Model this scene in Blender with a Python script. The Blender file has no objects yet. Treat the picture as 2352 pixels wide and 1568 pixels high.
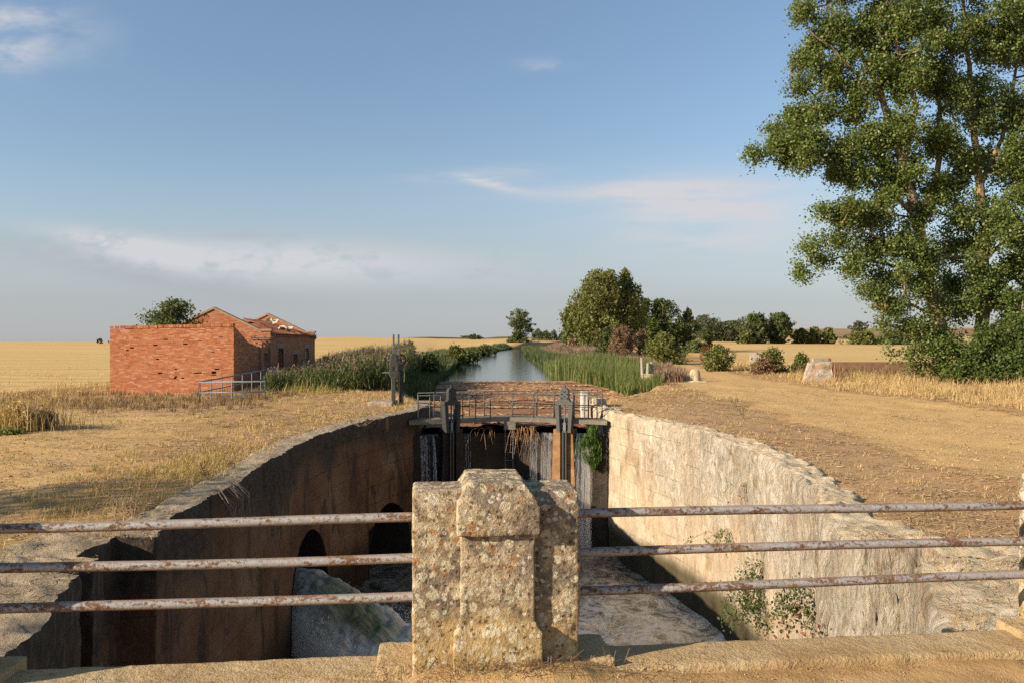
import bpy, math, random
import numpy as np
from mathutils import Vector, Matrix
random.seed(7); RNG = np.random.default_rng(7)
R = math.radians
sc = bpy.context.scene
COL = sc.collection

# ---------------------------------------------------------------- camera, sky, sun, exposure
F = 1882.0                                  # focal length in units of a 2352-wide frame
CAMZ = 1.65
cam = bpy.data.cameras.new('camera'); cam.sensor_width = 36; cam.lens = 36*F/2352
cam.clip_start = 0.05; cam.clip_end = 20000
cam_ob = bpy.data.objects.new('camera', cam); COL.objects.link(cam_ob)
cam_ob.location = (0, 0, CAMZ); cam_ob.rotation_euler = (R(90), 0, 0)
sc.camera = cam_ob
SUN_EL = R(21.5)
SUN_AZ = R(27.0)                            # light travels towards (cos az, sin az) on the ground
ldir = Vector((math.cos(SUN_AZ)*math.cos(SUN_EL), math.sin(SUN_AZ)*math.cos(SUN_EL), -math.sin(SUN_EL)))
sl = bpy.data.lights.new('sun', 'SUN'); sl.energy = 5.0; sl.angle = R(0.53); sl.color = (1.0, 0.85, 0.66)
so = bpy.data.objects.new('sun', sl); COL.objects.link(so)
so.rotation_euler = ldir.to_track_quat('-Z', 'Y').to_euler(); so.location = (-60, -30, 40)
sc.view_settings.view_transform = 'Standard'; sc.view_settings.look = 'None'
sc.view_settings.gamma = 1; sc.view_settings.exposure = 0.85
sc.cycles.max_bounces = 8; sc.cycles.transparent_max_bounces = 12
sc.cycles.diffuse_bounces = 3; sc.cycles.glossy_bounces = 3; sc.cycles.transmission_bounces = 4
sc.cycles.use_denoising = False; sc.cycles.adaptive_threshold = 0.006

# ---------------------------------------------------------------- node helpers
class NT:
    def __init__(s, tree): s.t = tree; s.n = tree.nodes; s.l = tree.links
    def add(s, typ, ins=None, **at):
        n = s.n.new(typ)
        for k, v in at.items(): setattr(n, k, v)
        for k, v in (ins or {}).items(): s.set(n.inputs[k], v)
        return n
    def set(s, sock, v):
        if isinstance(v, bpy.types.NodeSocket): s.l.new(v, sock)
        elif isinstance(v, (tuple, list)):
            if sock.type == 'RGBA': sock.default_value = tuple(v)[:3]+(1.0,)
            else: sock.default_value = v
        else: sock.default_value = v
    def math(s, op, a, b=0.5, c=0.0, clamp=False):
        n = s.n.new('ShaderNodeMath'); n.operation = op; n.use_clamp = clamp
        s.set(n.inputs[0], a); s.set(n.inputs[1], b); s.set(n.inputs[2], c); return n.outputs[0]
    def vmath(s, op, a, b=(0, 0, 0)):
        n = s.n.new('ShaderNodeVectorMath'); n.operation = op
        s.set(n.inputs[0], a); s.set(n.inputs[1], b); return n.outputs[0]
    def mix(s, f, a, b, mode='MIX'):
        n = s.n.new('ShaderNodeMix'); n.data_type = 'RGBA'; n.blend_type = mode; n.clamp_factor = True
        s.set(n.inputs[0], f); s.set(n.inputs[6], a); s.set(n.inputs[7], b); return n.outputs[2]
    def ramp(s, f, *stops, interp='LINEAR'):
        n = s.n.new('ShaderNodeValToRGB'); n.color_ramp.interpolation = interp
        e = n.color_ramp.elements
        while len(e) < len(stops): e.new(0.5)
        for i, (p, c) in enumerate(stops):
            e[i].position = p
            e[i].color = (c, c, c, 1) if not isinstance(c, (tuple, list)) else tuple(c)[:3]+(1,)
        s.set(n.inputs[0], f); return n.outputs[0]
    def step(s, f, a, b):
        n = s.n.new('ShaderNodeMapRange'); n.interpolation_type = 'SMOOTHSTEP'
        s.set(n.inputs[0], f); n.inputs[1].default_value = a; n.inputs[2].default_value = b; return n.outputs[0]
    def noise(s, v, scale, detail=4, rough=0.55, dist=0.0):
        n = s.n.new('ShaderNodeTexNoise'); s.set(n.inputs['Vector'], v); n.inputs['Scale'].default_value = scale
        n.inputs['Detail'].default_value = detail; n.inputs['Roughness'].default_value = rough
        n.inputs['Distortion'].default_value = dist; return n.outputs[0]
    def voro(s, v, scale, feature='F1', rnd=1.0, out='Distance'):
        n = s.n.new('ShaderNodeTexVoronoi'); n.feature = feature; s.set(n.inputs['Vector'], v)
        n.inputs['Scale'].default_value = scale; n.inputs['Randomness'].default_value = rnd; return n.outputs[out]
    def mapv(s, v, sc_=(1, 1, 1), loc=(0, 0, 0)):
        n = s.n.new('ShaderNodeMapping'); s.set(n.inputs[0], v); n.inputs[3].default_value = sc_
        n.inputs[1].default_value = loc; return n.outputs[0]
    def attr(s, name): return s.add('ShaderNodeAttribute', attribute_name=name).outputs['Fac']
    def obj(s): return s.add('ShaderNodeTexCoord').outputs['Object']
    def pos(s): return s.add('ShaderNodeNewGeometry').outputs['Position']
    def uv(s): return s.add('ShaderNodeTexCoord').outputs['UV']
    def island(s): return s.add('ShaderNodeNewGeometry').outputs['Random Per Island']
    def bump(s, h, strength=0.5, dist=0.02, normal=None):
        n = s.n.new('ShaderNodeBump'); s.set(n.inputs['Height'], h); n.inputs['Strength'].default_value = strength
        n.inputs['Distance'].default_value = dist
        if normal is not None: s.set(n.inputs['Normal'], normal)
        return n.outputs[0]

def mat(name, fn, disp=None):
    m = bpy.data.materials.new(name); m.use_nodes = True
    t = m.node_tree
    for n in list(t.nodes): t.nodes.remove(n)
    nt = NT(t); out = nt.add('ShaderNodeOutputMaterial')
    sh = fn(nt); t.links.new(sh, out.inputs['Surface'])
    return m
def princ(nt, col, rough=0.9, normal=None, metal=0.0, spec=0.3, **kw):
    ins = {'Base Color': col, 'Roughness': rough, 'Metallic': metal, 'Specular IOR Level': spec}
    if normal is not None: ins['Normal'] = normal
    ins.update(kw)
    return nt.add('ShaderNodeBsdfPrincipled', ins).outputs[0]

# ---------------------------------------------------------------- sky
wld = bpy.data.worlds.new('World'); sc.world = wld; wld.use_nodes = True
wt = wld.node_tree
for n in list(wt.nodes): wt.nodes.remove(n)
w = NT(wt)
sky = w.add('ShaderNodeTexSky', sky_type='NISHITA', sun_disc=False)
sky.sun_elevation = SUN_EL
sky.sun_rotation = math.atan2(-ldir.x, -ldir.y)
sky.altitude = 800; sky.air_density = 1.0; sky.dust_density = 0.55; sky.ozone_density = 1.6
d = w.add('ShaderNodeTexCoord').outputs['Generated']
sx = w.add('ShaderNodeSeparateXYZ', {0: d})
X_, Y_, Z_ = sx.outputs
ay = w.math('MAXIMUM', w.math('ABSOLUTE', Y_), 0.15)
A_ = w.math('DIVIDE', X_, ay)                # azimuth slope
E_ = w.math('DIVIDE', Z_, ay)                # elevation slope
AE = w.add('ShaderNodeCombineXYZ', {0: A_, 1: E_, 2: 0.0}).outputs[0]
def gauss(a0, e0, ra, re, tilt=0.0):
    da = w.math('SUBTRACT', A_, a0); de = w.math('SUBTRACT', E_, e0)
    de = w.math('SUBTRACT', de, w.math('MULTIPLY', da, tilt))
    q = w.math('ADD', w.math('POWER', w.math('DIVIDE', da, ra), 2.0), w.math('POWER', w.math('DIVIDE', de, re), 2.0))
    return w.math('EXPONENT', w.math('MULTIPLY', q, -1.0))
warp = w.noise(w.mapv(AE, (3, 9, 1)), 1.0, 5, 0.6)
AEw = w.vmath('ADD', AE, w.add('ShaderNodeCombineXYZ', {0: w.math('MULTIPLY', w.math('SUBTRACT', warp, 0.5), 0.12),
      1: w.math('MULTIPLY', w.math('SUBTRACT', warp, 0.5), 0.05), 2: 0.0}).outputs[0])
streak = w.noise(w.mapv(AEw, (2.2, 17, 1)), 1.6, 7, 0.6)
puff = w.noise(w.mapv(AEw, (6, 15, 1)), 1.8, 7, 0.62)
# cloud masks: (azimuth slope, elevation slope, radii, tilt)
m_r = w.math('ADD', gauss(0.18, 0.183, 0.15, 0.012), w.math('MULTIPLY', gauss(0.235, 0.150, 0.11, 0.040), 1.3))
m_r = w.math('ADD', m_r, gauss(-0.03, 0.203, 0.07, 0.008, 0.05))
m_r = w.math('ADD', m_r, gauss(-0.028, 0.192, 0.04, 0.0055, -0.22))
c_r = w.math('MULTIPLY', m_r, w.step(streak, 0.28, 0.60))
c_s = w.math('MULTIPLY', gauss(0.04, 0.337, 0.03, 0.008), w.step(puff, 0.35, 0.75))
m_l = w.math('ADD', gauss(-0.475, 0.118, 0.085, 0.013, -0.18), gauss(-0.29, 0.098, 0.22, 0.024, -0.03))
c_l = w.math('MULTIPLY', m_l, w.step(puff, 0.30, 0.54))
m_tl = w.math('ADD', gauss(-0.64, 0.392, 0.07, 0.012, 0.1), gauss(-0.64, 0.352, 0.05, 0.02, -0.1))
m_tl = w.math('ADD', m_tl, w.math('MULTIPLY', gauss(-0.58, 0.37, 0.08, 0.03), 0.5))
c_t = w.math('MULTIPLY', m_tl, w.step(puff, 0.32, 0.72))
cl = w.math('ADD', w.math('ADD', w.math('MULTIPLY', c_r, 1.15), w.math('MULTIPLY', c_l, 1.15)),
            w.math('ADD', w.math('MULTIPLY', c_t, 1.0), w.math('MULTIPLY', c_s, 0.5)), clamp=True)
shade = w.math('MULTIPLY', w.math('ADD', gauss(-0.48, 0.090, 0.17, 0.018, -0.18), w.math('MULTIPLY', gauss(-0.33, 0.126, 0.05, 0.006), 0.7)), w.step(puff, 0.2, 0.5))
K = 6.05
skyc = w.mix(1.0, sky.outputs[0], (1.10, 1.08, 0.98), 'MULTIPLY')
skyc = w.mix(1.0, skyc, w.ramp(E_, (0.04, 1.0), (0.12, (0.86, 0.835, 0.845)), (0.24, (0.85, 0.835, 0.87)), (0.42, (0.95, 0.94, 0.97))), 'MULTIPLY')
low = w.ramp(E_, (0.0, 1.0), (0.05, 0.95), (0.10, 0.70), (0.16, 0.30), (0.22, 0.08), (0.30, 0.0))
lowc = (0.385*K, 0.40*K, 0.45*K)
skyc = w.mix(w.math('MULTIPLY', low, 0.9), skyc, lowc)
skyc = w.mix(w.math('MULTIPLY', w.math('MULTIPLY', shade, 0.40), 1.0), skyc, (0.30*K, 0.315*K, 0.38*K))
skyc = w.mix(cl, skyc, (0.63*K, 0.635*K, 0.665*K))
bg = w.add('ShaderNodeBackground', {'Color': skyc, 'Strength': 0.094})
wo = w.add('ShaderNodeOutputWorld'); wt.links.new(bg.outputs[0], wo.inputs[0])

# ---------------------------------------------------------------- geometry helpers
WLOC = {}                                    # world location of every parent, so that parts can be given in world space
def ploc(p): return np.array(WLOC.get(p.name, (0, 0, 0)), float) if p is not None else np.zeros(3)
def tag(o, label=None, cat=None, group=None, kind=None):
    if label: o['label'] = label
    if cat: o['category'] = cat
    if group: o['group'] = group
    if kind: o['kind'] = kind
    return o
def thing(name, loc, label, cat, group=None):
    o = bpy.data.objects.new(name, None); COL.objects.link(o); o.location = loc; o.empty_display_size = 0.2
    WLOC[o.name] = tuple(loc); return tag(o, label, cat, group)
def link(name, me, m, parent, loc=None, smooth=False):
    o = bpy.data.objects.new(name, me); COL.objects.link(o)
    if m is not None: me.materials.append(m)
    me.polygons.foreach_set('use_smooth', np.full(len(me.polygons), bool(smooth)))
    pl = ploc(parent)
    org = np.array(loc, float) if loc is not None else None
    if org is not None and parent is None:
        me.transform(Matrix.Translation(-Vector(org))); o.location = tuple(org)
        WLOC[o.name] = tuple(org)
    else:
        if parent is not None:
            me.transform(Matrix.Translation(-Vector(pl))); o.parent = parent
        WLOC[o.name] = tuple(pl)
    return o
def np_mesh(name, V, Fc, m=None, parent=None, smooth=False, uv=None, attrs=None, loc=None):
    V = np.asarray(V, np.float32); Fc = np.asarray(Fc, np.int32); k = Fc.shape[1]
    me = bpy.data.meshes.new(name)
    me.vertices.add(len(V)); me.vertices.foreach_set('co', V.ravel())
    me.loops.add(Fc.size); me.loops.foreach_set('vertex_index', Fc.ravel())
    me.polygons.add(len(Fc)); me.polygons.foreach_set('loop_start', np.arange(0, Fc.size, k, dtype=np.int32))
    if uv is not None:
        l = me.uv_layers.new(name='UVMap'); l.data.foreach_set('uv', np.asarray(uv, np.float32)[Fc.ravel()].ravel())
    for an, av in (attrs or {}).items():
        a = me.attributes.new(an, 'FLOAT', 'POINT'); a.data.foreach_set('value', np.asarray(av, np.float32))
    me.update(calc_edges=True); me.validate()
    return link(name, me, m, parent, loc, smooth)
class MB:
    def __init__(s): s.v = []; s.f = []
    def put(s, vs, fs):
        b = len(s.v); s.v += [tuple(v) for v in vs]; s.f += [tuple(b+i for i in f) for f in fs]; return s
    def box(s, x0, x1, y0, y1, z0, z1, M=None, jit=0.0):
        vs = [(x, y, z) for z in (z0, z1) for y in (y0, y1) for x in (x0, x1)]
        if jit: vs = [tuple(c+random.uniform(-jit, jit) for c in v) for v in vs]
        if M is not None: vs = [M @ Vector(v) for v in vs]
        return s.put(vs, [(0, 2, 3, 1), (4, 5, 7, 6), (0, 1, 5, 4), (2, 6, 7, 3), (0, 4, 6, 2), (1, 3, 7, 5)])
    def prism(s, poly, d0, d1, M):
        """poly in local (x,z); extruded along local y from d0 to d1"""
        n = len(poly)
        vs = [M @ Vector((p[0], d0, p[1])) for p in poly]+[M @ Vector((p[0], d1, p[1])) for p in poly]
        fs = [tuple(range(n)), tuple(range(2*n-1, n-1, -1))]
        fs += [(i, i+n, (i+1) % n+n, (i+1) % n) for i in range(n)]
        return s.put(vs, fs)
    def tube(s, pts, rad, seg=8, caps=True):
        pts = [Vector(p) for p in pts]; n = len(pts)
        if not isinstance(rad, (list, tuple)): rad = [rad]*n
        base = len(s.v); up = None
        for i, p in enumerate(pts):
            t = (pts[min(i+1, n-1)]-pts[max(i-1, 0)]).normalized()
            if up is None: up = t.orthogonal().normalized()
            else:
                up = up-t*up.dot(t)
                up = up.normalized() if up.length > 1e-5 else t.orthogonal().normalized()
            b = t.cross(up)
            for j in range(seg):
                a = 2*math.pi*j/seg
                s.v.append(tuple(p+(up*math.cos(a)+b*math.sin(a))*rad[i]))
        for i in range(n-1):
            for j in range(seg):
                k = (j+1) % seg
                s.f.append((base+i*seg+j, base+i*seg+k, base+(i+1)*seg+k, base+(i+1)*seg+j))
        if caps:
            s.f.append(tuple(base+j for j in range(seg))[::-1]); s.f.append(tuple(base+(n-1)*seg+j for j in range(seg)))
        return s
    def build(s, name, m, parent=None, smooth=False, loc=None, bevel=0.0):
        me = bpy.data.meshes.new(name); me.from_pydata(s.v, [], s.f); me.update(); me.validate()
        if bevel:
            o = bpy.data.objects.new('tmp', me); COL.objects.link(o)
            mo = o.modifiers.new('b', 'BEVEL'); mo.width = bevel; mo.segments = 2; mo.limit_method = 'ANGLE'
            dg = bpy.context.evaluated_depsgraph_get(); me2 = bpy.data.meshes.new_from_object(o.evaluated_get(dg))
            bpy.data.objects.remove(o); me = me2; me.name = name
        return link(name, me, m, parent, loc, smooth)
def frame(loc, rz=0.0): return Matrix.Translation(Vector(loc)) @ Matrix.Rotation(rz, 4, 'Z')

# value noise
_PERM = RNG.random((64, 64, 64)).astype(np.float32)*2-1
def vnoise(P):
    P = np.asarray(P, np.float64); i = np.floor(P).astype(np.int64); f = (P-i); f = f*f*(3-2*f)
    x0, y0, z0 = (i % 64).T; x1, y1, z1 = ((i+1) % 64).T; fx, fy, fz = f.T
    c = lambda a, b, e: _PERM[a, b, e]
    a = c(x0, y0, z0)*(1-fx)+c(x1, y0, z0)*fx; b = c(x0, y1, z0)*(1-fx)+c(x1, y1, z0)*fx
    e = c(x0, y0, z1)*(1-fx)+c(x1, y0, z1)*fx; g = c(x0, y1, z1)*(1-fx)+c(x1, y1, z1)*fx
    return (a*(1-fy)+b*fy)*(1-fz)+(e*(1-fy)+g*fy)*fz
def fbm(P, octv=4, gain=0.5, lac=2.03):
    P = np.asarray(P, np.float64); s = 0; a = 1.0; t = 0
    for k in range(octv): s = s+a*vnoise(P*(lac**k)+k*11.7); t += a; a *= gain
    return s/t
def sm(x, a, b):
    t = np.clip((np.asarray(x, float)-a)/(b-a), 0, 1); return t*t*(3-2*t)
def at(x, y, Y): return np.array(((x-1176)/F*Y, Y, CAMZ-(y-784)/F*Y))

def stone(name, mb, voxel, m, parent=None, amp=0.012, scale=6.0, pits=0.0, smooth_it=2, loc=None, streak=(1, 1, 1), chip=0.0, seed=0.0):
    """voxel-remesh the solids in mb into one worn block"""
    me = bpy.data.meshes.new('t'); me.from_pydata(mb.v, [], mb.f); me.update()
    o = bpy.data.objects.new('tmp', me); COL.objects.link(o)
    r = o.modifiers.new('r', 'REMESH'); r.mode = 'VOXEL'; r.voxel_size = voxel
    if smooth_it:
        q = o.modifiers.new('s', 'SMOOTH'); q.iterations = smooth_it; q.factor = 0.5
    dg = bpy.context.evaluated_depsgraph_get(); me2 = bpy.data.meshes.new_from_object(o.evaluated_get(dg))
    bpy.data.objects.remove(o)
    n = len(me2.vertices); V = np.empty(n*3, np.float32); N = np.empty(n*3, np.float32)
    me2.vertices.foreach_get('co', V); me2.vertices.foreach_get('normal', N)
    V = V.reshape(-1, 3); N = N.reshape(-1, 3); P = V*np.array(streak)+seed
    dd = fbm(P*scale, 5, 0.55)*amp
    if chip: dd -= chip*np.clip(fbm(P*scale*0.45+31, 3)*2.2-0.35, 0, 1)
    if pits: dd -= pits*np.clip(np.abs(fbm(P*scale*7+5, 2))*2.6-0.75, 0, 1)
    V = V+N*dd[:, None]
    me2.vertices.foreach_set('co', V.astype(np.float32).ravel()); me2.update(); me2.name = name
    return link(name, me2, m, parent, loc, True)

# foliage primitives
def leaf_geo(P, size, droop=0.0, aspect=0.62, nrm=None):
    n = len(P); size = np.broadcast_to(np.asarray(size, float), (n,))
    a = RNG.normal(size=(n, 3)); a[:, 2] -= droop; a /= np.linalg.norm(a, axis=1)[:, None]
    b = RNG.normal(size=(n, 3))
    if nrm is not None: b = np.cross(a, nrm+RNG.normal(size=(n, 3))*0.5)
    else: b = np.cross(a, b)
    b /= (np.linalg.norm(b, axis=1)[:, None]+1e-9)
    h = size[:, None]*0.5
    V = np.stack([P-a*h, P-b*h*aspect+a*h*0.1, P+a*h, P+b*h*aspect+a*h*0.1], 1).reshape(-1, 3)
    return V, np.arange(n*4).reshape(-1, 4)
def blade_geo(P, h, wd, lean=0.3, wind=(0, 0, 0), tipw=0.0, az=None):
    n = len(P); h = np.broadcast_to(np.asarray(h, float), (n,)); wd = np.broadcast_to(np.asarray(wd, float), (n,))
    if az is None: az = RNG.random(n)*2*np.pi
    u = np.stack([np.cos(az), np.sin(az), np.zeros(n)], 1)
    la = RNG.random(n)*2*np.pi; lm = np.abs(RNG.normal(size=n))*lean
    L = np.stack([np.cos(la), np.sin(la), np.zeros(n)], 1)*lm[:, None]+np.array(wind)
    up = np.array((0, 0, 1.0)); H = h[:, None]; W = wd[:, None]*0.5
    m1 = P+H*(0.5*up+0.22*L); top = P+H*((1-0.25*np.minimum(lm, 1.5)[:, None])*up+0.9*L)
    V = np.stack([P-u*W, P+u*W, m1+u*W*0.8, m1-u*W*0.8, top], 1).reshape(-1, 3)
    b = np.arange(n)[:, None]*5
    Fc = np.concatenate([b+np.array((0, 1, 2)), b+np.array((0, 2, 3)), b+np.array((3, 2, 4))], 1).reshape(-1, 3)
    return V, Fc
def cat_geo(L):
    Vs, Fs, o = [], [], 0
    for V, Fc in L: Vs.append(V); Fs.append(Fc+o); o += len(V)
    return np.concatenate(Vs), np.concatenate(Fs)
def tri(VF):
    V, Fc = VF
    return V, np.concatenate([Fc[:, [0, 1, 2]], Fc[:, [0, 2, 3]]]) if Fc.shape[1] == 4 else Fc
def boot(P, jit):                            # jitter helper
    return P+RNG.normal(size=P.shape)*np.array(jit)
# ---------------------------------------------------------------- terrain layout
LW = np.array([(-3.3, 3.2), (-3.3, 4.75), (-3.75, 6.5), (-4.05, 7.3), (-4.2, 8.0), (-4.55, 8.05), (-4.55, 8.38), (-4.3, 8.41), (-4.3, 8.66),
               (-4.6, 8.7), (-4.6, 9.5), (-4.15, 9.56), (-4.2, 10.0), (-4.38, 10.6), (-4.4, 11.4), (-4.48, 13.7), (-4.66, 16.2), (-4.74, 18.7),
               (-4.55, 21.5), (-4.14, 23.9), (-3.5, 26.0), (-3.06, 26.9), (-3.06, 31.5)])
RW = np.array([(3.3, 3.4), (3.3, 4.95), (3.4, 6.45), (3.76, 7.35), (4.1, 8.3), (4.3, 8.66), (4.62, 8.7), (4.62, 9.1), (3.95, 9.15), (3.74, 9.45),
               (3.82, 10.0), (4.25, 11.3), (4.41, 11.86), (4.62, 12.5), (4.8, 14.0), (4.97, 16.2), (5.0, 18.0), (4.85, 19.8), (4.6, 21.3),
               (4.0, 23.3), (3.4, 25.5), (2.95, 27.3), (2.85, 28.1), (2.85, 31.5)])
_Y = np.array([-400, -30, 4, 9, 10, 11, 13.7, 18.7, 21.5, 23.9, 26.0, 27.0, 31.5, 34, 40, 50, 62, 100, 165, 230, 330, 480, 700, 1200, 7000.])
_L = np.array([-6., -5.0, -4.7, -4.95, -4.6, -4.7, -4.75, -4.98, -4.82, -4.4, -3.75, -3.45, -3.45, -4.6, -5.8, -6.6, -7.2, -8.4, -9.4, -8, -1, 18, 60, 165, 1450])
_R = np.array([6., 5.0, 4.8, 4.85, 4.3, 4.5, 5.0, 5.25, 4.85, 4.3, 3.6, 3.3, 3.25, 4.6, 7.2, 8.6, 9.0, 9.4, 8.6, 10, 18, 38, 80, 185, 1470])
def EL(y): return np.interp(y, _Y, _L)
def ER(y): return np.interp(y, _Y, _R)
WATER = -1.3
POOL = -5.2
def gz(X, Y):
    X = np.asarray(X, float); Y = np.asarray(Y, float)
    a = X/np.maximum(Y, 1)
    g = -0.66+0*X
    g = g+0.30*sm(Y, 5.6, 4.2)
    g = g-0.40*sm(X, -8, -15)*sm(Y, 22, 36)
    g = g+0.12*sm(Y, 34, 70)*sm(X, 5, 12)*(1-sm(X, 18, 30))
    rise = 0.0085*np.clip(Y-110, 0, 900)*np.where(X > 0, sm(a, 0.06, 0.22), sm(a, -0.40, -0.24))
    rise = np.where(np.abs(a) < 0.1, 0.0065*np.clip(Y-190, 0, 900), rise)
    rmid = 0.0065*np.clip(Y-190, 0, 900)
    wgt = 1-sm(np.abs(a), 0.05, 0.2)
    rise = rise*(1-wgt)+rmid*wgt
    g = g+rise
    near = 1-sm(Y, 50, 90)
    P = np.stack([X, Y, 0*X], -1).reshape(-1, 3)
    n1 = fbm(P*0.35, 3).reshape(X.shape); n2 = fbm(P*1.9+3, 3).reshape(X.shape)
    edge = np.minimum(np.abs(X-EL(Y)), np.abs(X-ER(Y)))
    g = g+(0.10*n1+0.035*n2)*near*sm(edge, 0.2, 2.0)+n2*0.015*near
    g = g+fbm(P*0.012, 3).reshape(X.shape)*1.2*sm(Y, 90, 260)
    return g
def track_c(Y): return np.interp(Y, [0, 12, 20, 30, 40, 66, 131, 200], [11.3, 11.6, 12.0, 12.4, 11.8, 13.2, 20, 28])
def track_w(Y): return np.interp(Y, [0, 12, 25, 40, 66, 131, 200], [3.6, 3.9, 4.3, 3.4, 2.4, 2.4, 2.2])
def zones(X, Y):
    """dirt track, trampled brown litter, stubble field masks"""
    X = np.asarray(X, float); Y = np.asarray(Y, float)
    P = np.stack([X, Y, 0*X], -1).reshape(-1, 3)
    n = fbm(P*0.45, 4).reshape(X.shape)
    tr = 1-sm(np.abs(X-track_c(Y)+n*1.0)/track_w(Y), 0.75, 1.12); tr = tr*(1-sm(Y, 150, 230))
    # left gravel yard between the brick yard wall and the lock
    lc = np.interp(Y, [0, 8, 12, 18, 24, 30, 33], [-12, -10.2, -10.2, -11.4, -13.5, -19, -28]); lw_ = np.interp(Y, [0, 8, 14, 20, 26, 31, 33], [3.0, 3.0, 3.6, 4.4, 5.6, 8, 3])
    tl = (1-sm(np.abs(X-lc+n*1.6)/lw_, 0.6, 1.15))*(1-sm(Y, 29, 33))
    tr = np.maximum(tr, tl*0.62)
    br = sm(X, 3, 5)*(1-sm(X-track_c(Y)+track_w(Y)+n*1.6, -0.9, 0.3))*(1-sm(Y, 27, 34))
    br = np.maximum(br, 0.8*sm(n, 0.05, 0.35)*(X < 0)*(1-sm(Y, 30, 34)))
    du = X-track_c(Y)+0.5*n
    tr = tr*(1-0.50*np.exp(-(du/0.38)**2)*sm(n, -0.3, 0.2)*sm(Y, 14, 22))
    br = np.maximum(br, 0.5*np.exp(-((np.abs(du)-2.6)/0.35)**2)*sm(n, -0.1, 0.3)*(X > 0)*(1-sm(Y, 60, 90)))
    a = X/np.maximum(Y, 1)
    fl = sm(Y+n*3, 41, 46)*sm(-X, 24, 27)*(X < 0)
    fl = np.maximum(fl, sm(Y+n*4, 68, 74)*sm(EL(Y)-X, 2.5, 4.5)*(X < EL(Y)))
    fr = sm(Y+n*5, 62, 72)*sm(X-track_c(Y), 7.5, 10)*(1-0.9*sm(Y, 236, 246)*(1-sm(Y, 262, 275))*1.0)
    fl = np.maximum(fl, fr)
    fl = np.maximum(fl, sm(Y, 270, 300)*(np.abs(a) < 0.1)*sm(np.minimum(np.abs(X-EL(Y)), np.abs(X-ER(Y))), 2, 5))
    return tr, br, fl

# ---------------------------------------------------------------- materials
def m_ground(nt):
    p = nt.pos(); tr = nt.attr('track'); br = nt.attr('brown'); fl = nt.attr('field')
    n0 = nt.noise(p, 0.28, 5, 0.6); n1 = nt.noise(p, 1.7, 6, 0.65); n2 = nt.noise(p, 9, 6, 0.7); n3 = nt.noise(p, 60, 3, 0.7)
    strw = nt.noise(nt.mapv(p, (26, 7, 10)), 2.2, 5, 0.72, 1.6)
    strw2 = nt.noise(nt.mapv(p, (7, 30, 10)), 2.0, 5, 0.72, 1.6)
    gr = nt.ramp(n1, (0.25, (0.25, 0.155, 0.07)), (0.5, (0.38, 0.25, 0.115)), (0.75, (0.46, 0.32, 0.155)))
    gr = nt.mix(nt.step(strw, 0.5, 0.72), gr, (0.52, 0.40, 0.21))
    gr = nt.mix(nt.step(n0, 0.56, 0.74), gr, (0.33, 0.235, 0.10))
    bw = nt.ramp(n2, (0.25, (0.30, 0.19, 0.10)), (0.5, (0.41, 0.28, 0.155)), (0.78, (0.50, 0.36, 0.205)))
    bw = nt.mix(nt.step(strw2, 0.54, 0.74), bw, (0.46, 0.34, 0.18))
    bw = nt.mix(nt.math('MULTIPLY', nt.step(n0, 0.5, 0.68), 0.6), bw, (0.37, 0.27, 0.135))
    trc = nt.ramp(n1, (0.2, (0.44, 0.295, 0.13)), (0.55, (0.52, 0.36, 0.165)), (0.85, (0.57, 0.41, 0.20)))
    trc = nt.mix(nt.math('MULTIPLY', nt.step(n3, 0.55, 0.72), 0.4), trc, (0.30, 0.20, 0.10))
    trc = nt.mix(nt.math('MULTIPLY', nt.step(n2, 0.58, 0.75), 0.4), trc, (0.36, 0.23, 0.10))
    pe = nt.voro(p, 21); trc = nt.mix(nt.math('MULTIPLY', nt.step(pe, 0.16, 0.05), 0.5), trc, (0.48, 0.40, 0.29))
    rows = nt.noise(nt.mapv(p, (0.02, 0.55, 0.1)), 1.0, 4, 0.6)
    rows2 = nt.noise(nt.mapv(p, (0.10, 3.2, 0.1)), 1.0, 3, 0.6)
    big = nt.noise(nt.mapv(p, (0.006, 0.02, 0.02)), 1.0, 3, 0.5)
    fc = nt.ramp(rows, (0.3, (0.40, 0.265, 0.10)), (0.5, (0.56, 0.40, 0.17)), (0.7, (0.66, 0.49, 0.235)))
    fc = nt.mix(nt.math('MULTIPLY', nt.step(rows2, 0.5, 0.75), 0.5), fc, (0.36, 0.25, 0.105))
    fc = nt.mix(nt.math('MULTIPLY', nt.step(big, 0.52, 0.62), 0.45), fc, (0.62, 0.45, 0.21))
    c = nt.mix(br, gr, bw)
    th = nt.math('ADD', tr, nt.math('MULTIPLY', nt.math('SUBTRACT', n1, 0.5), 0.9))
    c = nt.mix(nt.step(th, 0.3, 0.62), c, trc)
    c = nt.mix(1.0, c, nt.mix(tr, (1.0, 0.925, 0.85), (1.05, 0.985, 0.90)), 'MULTIPLY')
    c = nt.mix(fl, c, nt.mix(1.0, fc, (1.0, 0.95, 0.88), 'MULTIPLY'))
    h = nt.math('ADD', nt.math('MULTIPLY', n2, 0.6), nt.math('ADD', nt.math('MULTIPLY', n3, 0.25), nt.math('MULTIPLY', strw, 0.3)))
    return princ(nt, c, 0.95, nt.bump(h, 0.55, 0.06), spec=0.1)
M_GROUND = mat('dry_ground', m_ground)

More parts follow.
